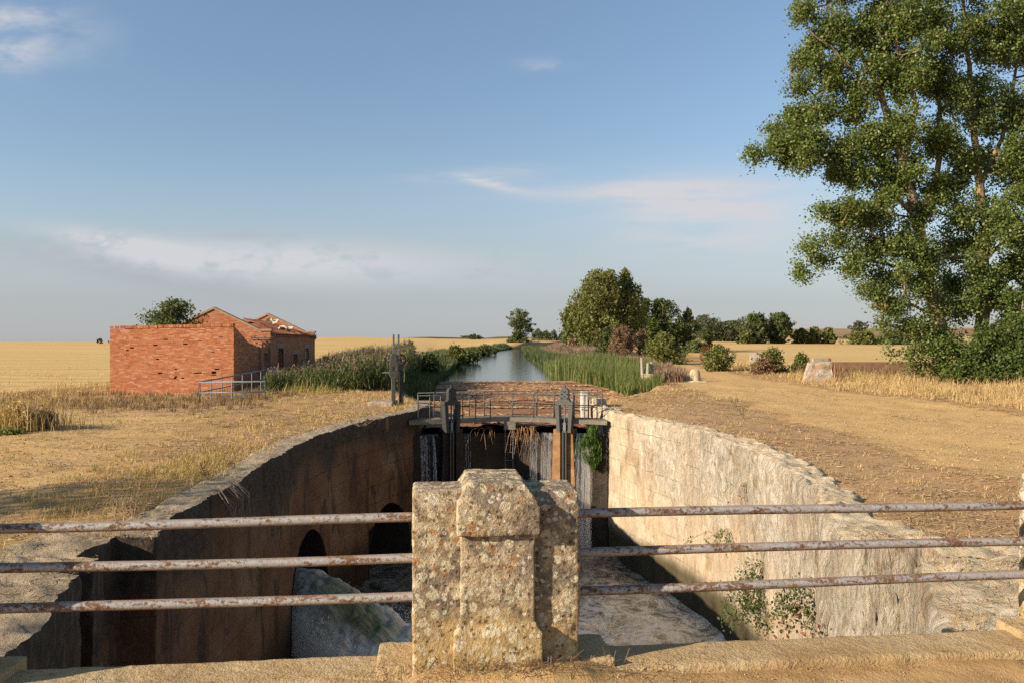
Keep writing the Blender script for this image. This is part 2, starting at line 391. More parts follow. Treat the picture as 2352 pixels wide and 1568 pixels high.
def m_dirt(nt):
    p = nt.pos(); n1 = nt.noise(p, 2.2, 6, 0.65); n2 = nt.noise(p, 24, 5, 0.7); n3 = nt.noise(p, 110, 3, 0.7)
    c = nt.ramp(n1, (0.3, (0.33, 0.20, 0.085)), (0.55, (0.44, 0.28, 0.125)), (0.8, (0.52, 0.36, 0.185)))
    c = nt.mix(nt.math('MULTIPLY', nt.step(n2, 0.54, 0.72), 0.5), c, (0.25, 0.14, 0.06))
    pe = nt.voro(p, 62); c = nt.mix(nt.math('MULTIPLY', nt.step(pe, 0.2, 0.08), 0.7), c, (0.46, 0.33, 0.18))
    h = nt.math('ADD', n2, nt.math('ADD', nt.math('MULTIPLY', n3, 0.5), nt.math('MULTIPLY', pe, -0.2)))
    return princ(nt, c, 0.95, nt.bump(h, 0.6, 0.02), spec=0.1)
M_DIRT = mat('road_dirt', m_dirt)

def m_wall_sunny(nt):
    """pale eroded ashlar: block courses from uv (metres), pitted vertically"""
    uv = nt.uv(); p = nt.pos()
    br = nt.add('ShaderNodeTexBrick', {'Vector': uv, 'Color1': (0.2, 0.2, 0.2), 'Color2': (0.8, 0.8, 0.8), 'Mortar': (0, 0, 0),
        'Scale': 1.0, 'Mortar Size': 0.010, 'Mortar Smooth': 0.8, 'Brick Width': 0.95, 'Row Height': 0.52}, offset=0.47)
    blk = br.outputs['Color']; mor = br.outputs['Fac']
    st = nt.noise(nt.mapv(uv, (15, 3.4, 1)), 1.0, 8, 0.72, 0.7)
    st2 = nt.noise(nt.mapv(uv, (34, 9, 1)), 1.0, 6, 0.72, 0.6)
    big = nt.noise(uv, 0.55, 5, 0.6); med = nt.noise(uv, 2.2, 5, 0.6)
    c = nt.ramp(st, (0.30, (0.30, 0.21, 0.13)), (0.42, (0.54, 0.44, 0.31)), (0.55, (0.72, 0.645, 0.515)), (0.8, (0.80, 0.75, 0.65)))
    och = nt.ramp(med, (0.3, (0.44, 0.30, 0.175)), (0.55, (0.58, 0.45, 0.30)), (0.75, (0.67, 0.565, 0.42)))
    sep = nt.add('ShaderNodeSeparateXYZ', {0: uv}); U, Vv = sep.outputs[0], sep.outputs[1]
    smooth_zone = nt.math('ADD', nt.step(Vv, -1.6, -3.6), nt.step(U, 19.5, 24.0), clamp=True)
    f = nt.math('ADD', nt.math('MULTIPLY', nt.step(big, 0.44, 0.66), 0.75), nt.math('MULTIPLY', smooth_zone, 0.7), clamp=True)
    c = nt.mix(nt.math('MULTIPLY', f, 0.85), c, och)
    c = nt.mix(0.35, c, nt.mix(1.0, c, nt.ramp(blk, (0.15, 0.72), (0.85, 1.15)), 'MULTIPLY'))
    c = nt.mix(nt.math('MULTIPLY', nt.step(st2, 0.43, 0.33), 0.85), c, (0.16, 0.10, 0.055))
    c = nt.mix(nt.math('MULTIPLY', nt.math('MULTIPLY', nt.math('MULTIPLY', mor, nt.step(U, 14.5, 19.5)), nt.step(Vv, -3.0, -2.2)), nt.math('MULTIPLY', nt.step(med, 0.48, 0.6), 0.55)), c, (0.20, 0.13, 0.07))
    blk2 = nt.math('MULTIPLY', nt.step(nt.noise(nt.mapv(uv, (2.4, 0.7, 1), (7.7, 2.2, 0)), 1.0, 7, 0.7, 0.6), 0.52, 0.68), nt.step(st2, 0.62, 0.42))
    c = nt.mix(nt.math('MULTIPLY', blk2, 0.62), c, (0.20, 0.165, 0.12))
    c = nt.mix(nt.math('MULTIPLY', nt.step(st, 0.56, 0.70), 0.5), c, (0.84, 0.80, 0.71))
    orange = nt.math('MULTIPLY', nt.step(nt.noise(p, 5, 4, 0.6), 0.64, 0.72), 0.6)
    c = nt.mix(orange, c, (0.48, 0.18, 0.04))
    mud = nt.math('MULTIPLY', nt.step(nt.noise(nt.mapv(uv, (0.55, 0.30, 1), (3.1, 0.4, 0)), 1.0, 5, 0.6, 0.5), 0.56, 0.64), nt.step(med, 0.3, 0.6))
    c = nt.mix(nt.math('MULTIPLY', mud, 0.75), c, nt.ramp(st2, (0.35, (0.20, 0.125, 0.06)), (0.65, (0.42, 0.29, 0.15))))
    cav = nt.math('MULTIPLY', nt.step(nt.noise(nt.mapv(uv, (3.2, 1.1, 1)), 1.0, 5, 0.65, 0.5), 0.62, 0.70), nt.step(U, 22.0, 17.0))
    c = nt.mix(nt.math('MULTIPLY', cav, 0.75), c, (0.14, 0.085, 0.045))
    wet = nt.step(Vv, -4.0, -4.5)  # dark greenish band: the shadow along the wall foot, painted as if wet
    c = nt.mix(nt.math('MULTIPLY', wet, 0.9), c, (0.055, 0.05, 0.022))
    c = nt.mix(1.0, c, nt.ramp(nt.noise(nt.mapv(uv, (1.6, 0.5, 1)), 1.0, 6, 0.65), (0.3, 0.55), (0.5, 0.80), (0.7, 0.95)), 'MULTIPLY')
    h = nt.math('ADD', nt.math('MULTIPLY', st, 1.0), nt.math('MULTIPLY', st2, 0.8))
    h = nt.math('ADD', nt.math('MULTIPLY', h, nt.math('SUBTRACT', 1.0, nt.math('MULTIPLY', smooth_zone, 0.6))), nt.math('MULTIPLY', nt.math('MULTIPLY', nt.math('MULTIPLY', mor, nt.step(U, 14.5, 19.5)), nt.step(med, 0.44, 0.6)), -0.3))
    return princ(nt, c, 0.92, nt.bump(h, 1.0, 0.09), spec=0.15)
M_WALL_R = mat('pale_ashlar', m_wall_sunny)

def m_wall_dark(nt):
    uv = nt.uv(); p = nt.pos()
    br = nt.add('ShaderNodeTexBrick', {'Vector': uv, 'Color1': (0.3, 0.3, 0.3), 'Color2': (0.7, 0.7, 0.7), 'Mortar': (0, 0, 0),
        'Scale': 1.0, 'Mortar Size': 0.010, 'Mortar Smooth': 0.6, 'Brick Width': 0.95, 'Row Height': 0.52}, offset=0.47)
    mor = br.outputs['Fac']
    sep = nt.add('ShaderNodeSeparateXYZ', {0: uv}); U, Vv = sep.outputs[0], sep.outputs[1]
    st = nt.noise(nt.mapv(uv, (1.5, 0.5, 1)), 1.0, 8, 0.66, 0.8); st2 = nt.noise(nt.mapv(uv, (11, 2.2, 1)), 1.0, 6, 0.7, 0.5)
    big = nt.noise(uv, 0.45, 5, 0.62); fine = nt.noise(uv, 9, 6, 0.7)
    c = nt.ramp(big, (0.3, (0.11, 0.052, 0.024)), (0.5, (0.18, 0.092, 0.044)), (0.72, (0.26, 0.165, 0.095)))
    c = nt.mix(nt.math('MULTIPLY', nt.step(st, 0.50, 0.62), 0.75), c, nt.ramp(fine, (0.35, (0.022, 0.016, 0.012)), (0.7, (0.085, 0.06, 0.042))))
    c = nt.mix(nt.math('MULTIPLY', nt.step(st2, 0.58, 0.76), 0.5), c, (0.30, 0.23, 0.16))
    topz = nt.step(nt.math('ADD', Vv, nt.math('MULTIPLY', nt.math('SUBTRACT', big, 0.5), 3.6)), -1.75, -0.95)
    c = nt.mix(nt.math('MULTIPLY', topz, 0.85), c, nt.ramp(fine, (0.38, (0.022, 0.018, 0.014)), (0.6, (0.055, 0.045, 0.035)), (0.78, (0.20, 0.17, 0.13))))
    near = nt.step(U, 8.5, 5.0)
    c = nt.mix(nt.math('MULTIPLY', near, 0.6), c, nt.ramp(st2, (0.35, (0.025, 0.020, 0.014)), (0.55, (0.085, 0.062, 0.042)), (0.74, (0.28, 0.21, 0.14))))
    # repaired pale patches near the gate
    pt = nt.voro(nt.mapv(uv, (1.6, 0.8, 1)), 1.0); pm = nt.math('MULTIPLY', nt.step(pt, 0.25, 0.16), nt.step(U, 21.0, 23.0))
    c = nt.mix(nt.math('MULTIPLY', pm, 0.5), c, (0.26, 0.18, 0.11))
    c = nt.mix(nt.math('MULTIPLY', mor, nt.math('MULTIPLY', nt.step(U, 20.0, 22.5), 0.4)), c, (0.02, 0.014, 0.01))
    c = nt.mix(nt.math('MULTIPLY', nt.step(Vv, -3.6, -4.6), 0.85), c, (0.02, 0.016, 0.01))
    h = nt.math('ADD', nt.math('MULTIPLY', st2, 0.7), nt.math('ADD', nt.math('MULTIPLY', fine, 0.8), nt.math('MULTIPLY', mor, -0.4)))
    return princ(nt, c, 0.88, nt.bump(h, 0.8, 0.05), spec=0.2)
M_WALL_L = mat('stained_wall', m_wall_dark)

def m_coping(a, b, cc):
    def f(nt):
        p = nt.pos(); n1 = nt.noise(p, 2.5, 6, 0.65); n2 = nt.noise(nt.mapv(p, (1, 1, 1)), 17, 6, 0.72); n3 = nt.noise(p, 60, 3, 0.7)
        c = nt.ramp(n1, (0.28, a), (0.5, b), (0.75, cc))
        c = nt.mix(nt.math('MULTIPLY', nt.step(n2, 0.55, 0.72), 0.75), c, (0.10, 0.075, 0.05))
        c = nt.mix(nt.math('MULTIPLY', nt.step(nt.noise(p, 7, 4, 0.6), 0.62, 0.72), 0.7), c, (0.34, 0.23, 0.11))
        c = nt.mix(nt.math('MULTIPLY', nt.step(n3, 0.6, 0.7), 0.5), c, (0.62, 0.54, 0.42))
        return princ(nt, c, 0.93, nt.bump(nt.math('ADD', n2, nt.math('MULTIPLY', n3, 0.4)), 0.9, 0.05), spec=0.12)
    return f
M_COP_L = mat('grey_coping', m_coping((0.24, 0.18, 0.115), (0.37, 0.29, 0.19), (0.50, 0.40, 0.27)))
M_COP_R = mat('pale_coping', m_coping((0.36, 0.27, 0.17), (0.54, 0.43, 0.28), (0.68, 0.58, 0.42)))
M_CONC = mat('old_concrete', m_coping((0.13, 0.115, 0.085), (0.19, 0.165, 0.125), (0.27, 0.235, 0.18)))

def m_lichen(nt):
    """weathered limestone with grey crust, cream and orange lichen and pits"""
    p = nt.pos()
    n1 = nt.noise(p, 3.2, 6, 0.62); n2 = nt.noise(p, 13, 6, 0.7); n3 = nt.noise(p, 70, 4, 0.72)
    sep = nt.add('ShaderNodeSeparateXYZ', {0: p}); Zp = sep.outputs[2]
    c = nt.ramp(n2, (0.32, (0.13, 0.095, 0.06)), (0.43, (0.28, 0.21, 0.13)), (0.53, (0.48, 0.375, 0.235)), (0.68, (0.64, 0.53, 0.35)))
    c = nt.mix(nt.math('MULTIPLY', nt.step(n1, 0.47, 0.56), 0.75), c, nt.ramp(n3, (0.3, (0.13, 0.10, 0.075)), (0.7, (0.32, 0.26, 0.195))))
    # ochre where the crust has come away, mostly near the foot
    sp = nt.noise(p, 135, 3, 0.75)
    c = nt.mix(1.0, c, nt.ramp(sp, (0.36, 0.70), (0.5, 1.0), (0.64, 1.25)), 'MULTIPLY')
    foot = nt.step(nt.math('ADD', Zp, nt.math('MULTIPLY', nt.math('SUBTRACT', n1, 0.5), 0.5)), 0.30, 0.10)
    c = nt.mix(nt.math('MULTIPLY', foot, 0.8), c, nt.ramp(n2, (0.35, (0.42, 0.28, 0.11)), (0.7, (0.64, 0.47, 0.23))))
    sc_n = nt.add('ShaderNodeTexNoise', {'Vector': p, 'Scale': 24.0, 'Detail': 4.0}).outputs['Color']
    wv = nt.vmath('SUBTRACT', sc_n, (0.5, 0.5, 0.5)); s_ = nt.add('ShaderNodeVectorMath', {0: wv}, operation='SCALE'); s_.inputs['Scale'].default_value = 0.03
    pw = nt.vmath('ADD', p, s_.outputs[0])
    for scale, r0, lo, col, amt, zone in ((15, 0.42, 0.28, (0.62, 0.54, 0.36), 0.9, n1), (29, 0.40, 0.28, (0.68, 0.62, 0.49), 0.85, n1), (9.5, 0.38, 0.42, (0.64, 0.56, 0.37), 0.92, None)):
        vd = nt.voro(pw, scale); vc = nt.voro(pw, scale, out='Color')
        pick = nt.add('ShaderNodeSeparateColor', {0: vc}).outputs[0]
        m_ = nt.math('MULTIPLY', nt.step(vd, r0, r0-0.06), nt.step(pick, lo+0.24, lo+0.27))
        c = nt.mix(nt.math('MULTIPLY', m_, nt.math('MULTIPLY', nt.step(n3, 0.30, 0.5), amt)), c, col)
    ov = nt.voro(pw, 19); oc = nt.add('ShaderNodeSeparateColor', {0: nt.voro(pw, 19, out='Color')}).outputs[1]
    om = nt.math('MULTIPLY', nt.step(nt.math('ADD', ov, nt.math('MULTIPLY', nt.math('SUBTRACT', n3, 0.5), 0.5)), 0.44, 0.26), nt.step(oc, 0.66, 0.7))
    om = nt.math('MULTIPLY', om, nt.step(nt.math('ADD', Zp, nt.math('MULTIPLY', n1, 0.9)), 0.62, 0.98))
    c = nt.mix(nt.math('MULTIPLY', om, nt.math('MULTIPLY', nt.step(n3, 0.36, 0.5), 0.9)), c, (0.40, 0.175, 0.06))
    pit = nt.voro(pw, 38); pp = nt.add('ShaderNodeSeparateColor', {0: nt.voro(pw, 38, out='Color')}).outputs[2]
    pm = nt.math('MULTIPLY', nt.step(nt.math('ADD', pit, nt.math('MULTIPLY', nt.math('SUBTRACT', n3, 0.5), 0.6)), 0.40, 0.18), nt.step(pp, 0.72, 0.76))
    c = nt.mix(nt.math('MULTIPLY', pm, 0.6), c, (0.09, 0.06, 0.035))
    h = nt.math('ADD', nt.math('MULTIPLY', n2, 0.9), nt.math('ADD', nt.math('MULTIPLY', n3, 0.8), nt.math('MULTIPLY', pm, -0.8)))
    return princ(nt, c, 0.93, nt.bump(h, 1.0, 0.03), spec=0.12)
M_LICHEN = mat('lichen_stone', m_lichen)

def m_rustpaint(nt):
    p = nt.obj(); n1 = nt.math('ADD', nt.noise(nt.mapv(p, (2.2, 9, 9)), 2.2, 8, 0.74, 0.6), nt.math('MULTIPLY', nt.math('SUBTRACT', nt.noise(p, 0.9, 2, 0.5), 0.5), 0.35)); n2 = nt.noise(p, 45, 5, 0.7); n3 = nt.noise(p, 160, 3, 0.7)
    rust = nt.ramp(n2, (0.3, (0.085, 0.042, 0.024)), (0.55, (0.175, 0.088, 0.045)), (0.8, (0.27, 0.16, 0.09)))
    paint = nt.ramp(n2, (0.3, (0.26, 0.265, 0.27)), (0.7, (0.40, 0.40, 0.39)))
    f = nt.math('ADD', n1, nt.math('MULTIPLY', nt.math('SUBTRACT', n2, 0.5), 0.55))
    m_ = nt.step(f, 0.40, 0.48)
    c = nt.mix(nt.math('MULTIPLY', m_, 0.85), rust, paint)
    c = nt.mix(nt.math('MULTIPLY', nt.step(nt.noise(p, 22, 5, 0.7), 0.52, 0.66), 0.6), c, (0.25, 0.165, 0.10))
    nz = nt.add('ShaderNodeSeparateXYZ', {0: nt.add('ShaderNodeNewGeometry').outputs['Normal']}).outputs[2]
    edge_ = nt.math('ADD', nt.step(nz, 0.55, 0.95), nt.step(nz, -0.15, -0.6), clamp=True)
    c = nt.mix(nt.math('MULTIPLY', nt.math('MULTIPLY', edge_, nt.step(n2, 0.38, 0.55)), 0.7), c, nt.ramp(n3, (0.3, (0.15, 0.075, 0.035)), (0.6, (0.30, 0.185, 0.10)), (0.8, (0.42, 0.31, 0.19))))
    c = nt.mix(nt.step(nt.noise(p, 9, 4, 0.6), 0.66, 0.72), c, (0.30, 0.15, 0.035))
    rgh = nt.math('SUBTRACT', 0.85, nt.math('MULTIPLY', m_, 0.4))
    return princ(nt, c, rgh, nt.bump(nt.math('ADD', nt.math('MULTIPLY', m_, 0.8), nt.math('ADD', n2, nt.math('MULTIPLY', n3, 0.5))), 0.6, 0.004), spec=0.35)
M_RUST = mat('rusty_paint', m_rustpaint)

def m_simple(c0, c1, scale=6, rough=0.8, bmp=0.3, metal=0.0, spec=0.3, bd=0.01):
    def f(nt):
        p = nt.pos(); n = nt.noise(p, scale, 6, 0.65)
        return princ(nt, nt.ramp(n, (0.3, c0), (0.7, c1)), rough, nt.bump(nt.noise(p, scale*6, 4, 0.7), bmp, bd), metal, spec)
    return f
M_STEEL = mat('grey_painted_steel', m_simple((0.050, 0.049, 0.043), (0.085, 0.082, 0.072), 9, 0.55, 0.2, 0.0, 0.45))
M_STEELD = mat('dark_steel', m_simple((0.018, 0.018, 0.017), (0.04, 0.039, 0.036), 9, 0.55, 0.2, 0.0, 0.45))
M_GALV = mat('galvanised_pipe', m_simple((0.11, 0.125, 0.14), (0.18, 0.195, 0.21), 8, 0.5, 0.1, 0.2, 0.4))
M_PIPED = mat('old_grey_pipe', m_simple((0.055, 0.058, 0.052), (0.10, 0.10, 0.09), 8, 0.55, 0.1, 0.0, 0.4))
M_WEIR = mat('wet_weir', m_simple((0.012, 0.010, 0.007), (0.05, 0.034, 0.02), 2.2, 0.6, 0.8, 0.0, 0.3, 0.06))
M_PIER = mat('rusty_pier', m_simple((0.16, 0.075, 0.022), (0.36, 0.21, 0.09), 2.6, 0.7, 0.6, 0.0, 0.3, 0.04))
M_WOOD = mat('weathered_wood', m_simple((0.20, 0.17, 0.135), (0.40, 0.36, 0.30), 14, 0.85, 0.5))
M_DARK = mat('dark_void', m_simple((0.012, 0.010, 0.008), (0.03, 0.025, 0.02), 3, 0.95))  # near-black colour stands in for the shade inside the culverts
M_CREAM = mat('cream_plaster', m_simple((0.46, 0.40, 0.31), (0.62, 0.56, 0.46), 4, 0.9))
M_WHITE = mat('white_wash', m_simple((0.34, 0.29, 0.22), (0.58, 0.52, 0.43), 6, 0.9, 0.6))

def m_brick(nt):
    r = nt.island(); p = nt.pos(); n = nt.noise(p, 1.4, 5, 0.62); n2 = nt.noise(p, 30, 3, 0.6)
    c = nt.ramp(r, (0.0, (0.27, 0.092, 0.040)), (0.2, (0.35, 0.125, 0.055)), (0.5, (0.395, 0.147, 0.066)), (0.8, (0.44, 0.178, 0.085)), (1.0, (0.50, 0.27, 0.16)))
    c = nt.mix(nt.math('MULTIPLY', nt.step(n, 0.42, 0.72), 0.5), c, (0.40, 0.18, 0.085))
    c = nt.mix(nt.math('MULTIPLY', nt.step(n2, 0.55, 0.8), 0.2), c, (0.26, 0.085, 0.04))
    return princ(nt, c, 0.9, spec=0.15)
M_BRICK = mat('red_brick', m_brick)
M_MORTAR = mat('mortar', m_simple((0.28, 0.135, 0.08), (0.38, 0.20, 0.125), 3, 0.95))
M_BRICKDARK = mat('brick_cavity', m_simple((0.05, 0.022, 0.012), (0.09, 0.04, 0.02), 5, 0.95))
def m_tile(nt):
    r = nt.island(); p = nt.pos(); n = nt.noise(p, 2.5, 5, 0.6)
    c = nt.ramp(r, (0.0, (0.22, 0.062, 0.028)), (0.5, (0.37, 0.12, 0.055)), (1.0, (0.50, 0.22, 0.12)))
    c = nt.mix(nt.math('MULTIPLY', nt.step(n, 0.5, 0.7), 0.5), c, (0.30, 0.16, 0.09))
    return princ(nt, c, 0.88, spec=0.15)
M_TILE = mat('clay_tile', m_tile)

def m_leaf(cols, trans=0.35, spec=0.25, rough=0.5):
    def f(nt):
        r = nt.island(); p = nt.pos(); n = nt.noise(p, 0.55, 3, 0.5)
        k = len(cols); c = nt.ramp(r, *[(i/(k-1), cc) for i, cc in enumerate(cols)])
        c = nt.mix(0.5, c, nt.mix(1.0, c, nt.ramp(n, (0.3, 0.75), (0.7, 1.25)), 'MULTIPLY'))
        a = princ(nt, c, rough, spec=spec)
        t = nt.add('ShaderNodeBsdfTranslucent', {'Color': nt.mix(1.0, c, (1.25, 1.25, 0.55), 'MULTIPLY')}).outputs[0]
        ms = nt.add('ShaderNodeMixShader', {0: trans}); nt.l.new(a, ms.inputs[1]); nt.l.new(t, ms.inputs[2])
        return ms.outputs[0]
    return f
M_POPLAR = mat('poplar_leaf', m_leaf([(0.066, 0.102, 0.022), (0.104, 0.150, 0.032), (0.150, 0.195, 0.046), (0.225, 0.245, 0.08)], 0.40, 0.4, 0.45))
M_GREEN1 = mat('olive_leaf', m_leaf([(0.095, 0.108, 0.029), (0.15, 0.16, 0.042), (0.21, 0.21, 0.062)]))
M_GREEN2 = mat('dark_leaf', m_leaf([(0.060, 0.080, 0.027), (0.095, 0.120, 0.039), (0.14, 0.16, 0.055)]))
M_GREEN3 = mat('fresh_leaf', m_leaf([(0.055, 0.085, 0.020), (0.085, 0.125, 0.028), (0.13, 0.165, 0.042)]))
M_CATTAIL = mat('cattail_leaf', m_leaf([(0.060, 0.090, 0.022), (0.090, 0.128, 0.028), (0.135, 0.165, 0.042), (0.25, 0.22, 0.085)], 0.35))
M_REED = mat('reed_leaf', m_leaf([(0.036, 0.058, 0.020), (0.062, 0.090, 0.030), (0.09, 0.115, 0.040), (0.15, 0.14, 0.055)], 0.3))
M_PLUME = mat('reed_plume', m_leaf([(0.15, 0.095, 0.072), (0.22, 0.145, 0.105), (0.30, 0.205, 0.145)], 0.25))
M_STRAW = mat('straw', m_leaf([(0.27, 0.165, 0.07), (0.40, 0.26, 0.11), (0.52, 0.37, 0.17), (0.60, 0.46, 0.24)], 0.25))
M_STRAWG = mat('yellow_green_grass', m_leaf([(0.16, 0.16, 0.04), (0.28, 0.245, 0.06), (0.42, 0.32, 0.09), (0.50, 0.38, 0.12)], 0.3))
M_BROWNW = mat('brown_weed', m_leaf([(0.13, 0.075, 0.042), (0.21, 0.13, 0.07), (0.29, 0.19, 0.105)], 0.2))
M_MAUVE = mat('mauve_weed', m_leaf([(0.16, 0.10, 0.065), (0.25, 0.165, 0.105), (0.30, 0.20, 0.16)], 0.2))
M_RUSTW = mat('rust_weed', m_leaf([(0.10, 0.035, 0.015), (0.16, 0.06, 0.025), (0.21, 0.09, 0.04)], 0.15))
M_HAZYTREE = mat('far_tree_leaf', m_leaf([(0.052, 0.068, 0.036), (0.08, 0.096, 0.05), (0.11, 0.12, 0.06)]))
M_MOSS = mat('hanging_green', m_leaf([(0.040, 0.080, 0.014), (0.068, 0.125, 0.020), (0.11, 0.18, 0.032)], 0.35))
def m_bark(nt):
    p = nt.pos(); n = nt.noise(nt.mapv(p, (1, 1, 0.35)), 6, 6, 0.7); n2 = nt.noise(p, 1.2, 4, 0.6)
    c = nt.ramp(n, (0.3, (0.06, 0.045, 0.03)), (0.5, (0.17, 0.13, 0.088)), (0.7, (0.32, 0.255, 0.175)))
    c = nt.mix(nt.math('MULTIPLY', nt.step(n2, 0.55, 0.66), 0.7), c, (0.40, 0.20, 0.045))
    return princ(nt, c, 0.9, nt.bump(n, 0.8, 0.05), spec=0.15)
M_BARK = mat('poplar_bark', m_bark)
M_TWIG = mat('pale_twig', m_simple((0.15, 0.11, 0.075), (0.34, 0.27, 0.19), 3, 0.9, 0.2))

def m_canal(nt):
    p = nt.pos(); n = nt.noise(nt.mapv(p, (0.6, 1.6, 1)), 0.9, 4, 0.6); n2 = nt.noise(nt.mapv(p, (1.5, 5, 1)), 2.2, 3, 0.6)
    return princ(nt, (0.035, 0.040, 0.028), 0.10, nt.bump(nt.math('ADD', n, nt.math('MULTIPLY', n2, 0.4)), 0.10, 0.05), spec=0.6)
M_CANAL = mat('still_water', m_canal)
def m_pool(nt):
    p = nt.pos(); fo = nt.attr('foam')
    wn = nt.add('ShaderNodeTexNoise', {'Vector': nt.mapv(p, (1, 0.8, 1)), 'Scale': 0.9, 'Detail': 4.0}).outputs['Color']
    s_ = nt.add('ShaderNodeVectorMath', {0: nt.vmath('SUBTRACT', wn, (0.5, 0.5, 0.5))}, operation='SCALE'); s_.inputs['Scale'].default_value = 1.7
    pw = nt.vmath('ADD', p, s_.outputs[0])
    a = nt.noise(nt.mapv(pw, (1.5, 0.9, 1)), 1.0, 5, 0.55); b = nt.noise(nt.mapv(pw, (3.4, 2.2, 1)), 1.0, 6, 0.6); e = nt.noise(p, 16, 4, 0.65)
    rid = lambda n, k: nt.math('SUBTRACT', 1.0, nt.math('MULTIPLY', nt.math('ABSOLUTE', nt.math('SUBTRACT', n, 0.5)), k), clamp=True)
    r1 = nt.math('POWER', rid(a, 9.0), 1.5); r2 = nt.math('POWER', rid(b, 8.0), 2.0)
    body = nt.step(a, 0.42, 0.66)
    f = nt.math('ADD', nt.math('MULTIPLY', r1, 0.46), nt.math('ADD', nt.math('MULTIPLY', r2, 0.50), nt.math('MULTIPLY', body, 0.10)))
    f = nt.math('MULTIPLY', f, nt.math('ADD', 0.30, nt.math('MULTIPLY', fo, 1.3)))
    f = nt.math('MULTIPLY', f, nt.ramp(e, (0.3, 0.92), (0.7, 1.06)), clamp=True)
    c = nt.mix(f, nt.mix(nt.math('MULTIPLY', fo, 1.1, clamp=True), (0.035, 0.032, 0.020), (0.20, 0.175, 0.115)), (0.82, 0.76, 0.63))
    rg = nt.math('ADD', 0.05, nt.math('MULTIPLY', f, 0.35))
    return princ(nt, c, rg, nt.bump(nt.math('ADD', nt.math('MULTIPLY', b, 0.5), nt.math('MULTIPLY', nt.noise(nt.mapv(p, (2.0, 3.5, 1)), 2.2, 3, 0.5, 0.6), 0.8)), 0.32, 0.10), spec=0.5)
M_POOL = mat('churning_water', m_pool)
def m_gush(nt):
    p = nt.pos(); uv = nt.uv(); w1 = nt.noise(nt.mapv(uv, (2.2, 7.0, 1)), 1.0, 7, 0.65, 1.4); w2 = nt.noise(nt.mapv(uv, (7, 26, 1)), 1.0, 6, 0.7, 0.8); fo = nt.attr('foam')
    f = nt.math('ADD', nt.math('ADD', 0.06, nt.math('MULTIPLY', fo, 1.0)), nt.math('ADD', nt.math('MULTIPLY', nt.math('SUBTRACT', w1, 0.48), 1.3), nt.math('MULTIPLY', nt.math('SUBTRACT', w2, 0.5), 0.9)), clamp=True)
    c = nt.mix(f, (0.16, 0.155, 0.070), (1.0, 0.90, 0.70))
    return princ(nt, c, 0.6, nt.bump(nt.math('ADD', w1, nt.math('MULTIPLY', w2, 0.6)), 0.35, 0.06), spec=0.15)
M_GUSH = mat('foaming_water', m_gush)
def m_fall(nt):
    r = nt.island(); p = nt.pos(); n = nt.noise(nt.mapv(p, (40, 40, 2.2)), 1.0, 5, 0.7)
    a = princ(nt, (0.88, 0.87, 0.84), 0.3, spec=0.5)
    b = nt.add('ShaderNodeBsdfTranslucent', {'Color': (0.85, 0.85, 0.82)}).outputs[0]
    m0 = nt.add('ShaderNodeMixShader', {0: 0.35}); nt.l.new(a, m0.inputs[1]); nt.l.new(b, m0.inputs[2])
    t = nt.add('ShaderNodeBsdfTransparent').outputs[0]
    f = nt.math('MULTIPLY', nt.step(n, 0.42, 0.60), nt.math('ADD', nt.math('MULTIPLY', r, 0.8), 0.32))
    ms = nt.add('ShaderNodeMixShader', {0: f}); nt.l.new(t, ms.inputs[1]); nt.l.new(m0.outputs[0], ms.inputs[2]); return ms.outputs[0]
M_FALL = mat('falling_water', m_fall)
def m_mat(nt):
    p = nt.pos(); n = nt.noise(nt.mapv(p, (0.5, 1.4, 1)), 1.2, 6, 0.65); n2 = nt.noise(nt.mapv(p, (4, 9, 4)), 1.6, 6, 0.72, 0.8)
    c = nt.ramp(n2, (0.3, (0.15, 0.07, 0.035)), (0.5, (0.29, 0.14, 0.07)), (0.72, (0.46, 0.27, 0.14)))
    c = nt.mix(nt.math('MULTIPLY', nt.step(n, 0.52, 0.66), 0.8), c, (0.16, 0.115, 0.09))
    return princ(nt, c, 0.9, nt.bump(n2, 0.7, 0.05), spec=0.15)
M_MAT = mat('floating_debris', m_mat)

# ---------------------------------------------------------------- ground sheet
ys = np.concatenate([[-400, -120, -40, -12, -4, 0, 2.5], np.arange(4.0, 46, 0.28), 46*1.036**np.arange(0, 142)])
d_near = np.concatenate([np.arange(0, 26, 0.28), 26*1.045**np.arange(1, 128)])
nd = len(d_near); YY = ys[:, None]
XL = EL(YY)-d_near[None, ::-1]; XR = ER(YY)+d_near[None, :]
bk = np.interp(ys, [31.5, 36], [0.02, 1.6])[:, None]; zb = np.interp(ys, [31.5, 33], [-6.8, -2.6])[:, None]
bkl = np.where(YY < 31.5, -7.0, bk)
XM = np.concatenate([EL(YY)+bkl*0.97, EL(YY)+bkl, ER(YY)-bk, ER(YY)-bk*0.6], 1)
XX = np.concatenate([XL, XM, XR], 1); YG = np.broadcast_to(YY, XX.shape)
ZG = gz(XX, YG)
for c_ in (nd-1, nd+4): ZG[:, c_] -= np.where(ys < 31.5, 0.30, 0.0)
ze = np.interp(ys, [31.5, 36], [-6.8, -1.35])[:, None]
ZG[:, nd:nd+1] = ze; ZG[:, nd+1:nd+3] = zb; ZG[:, nd+3:nd+4] = ze
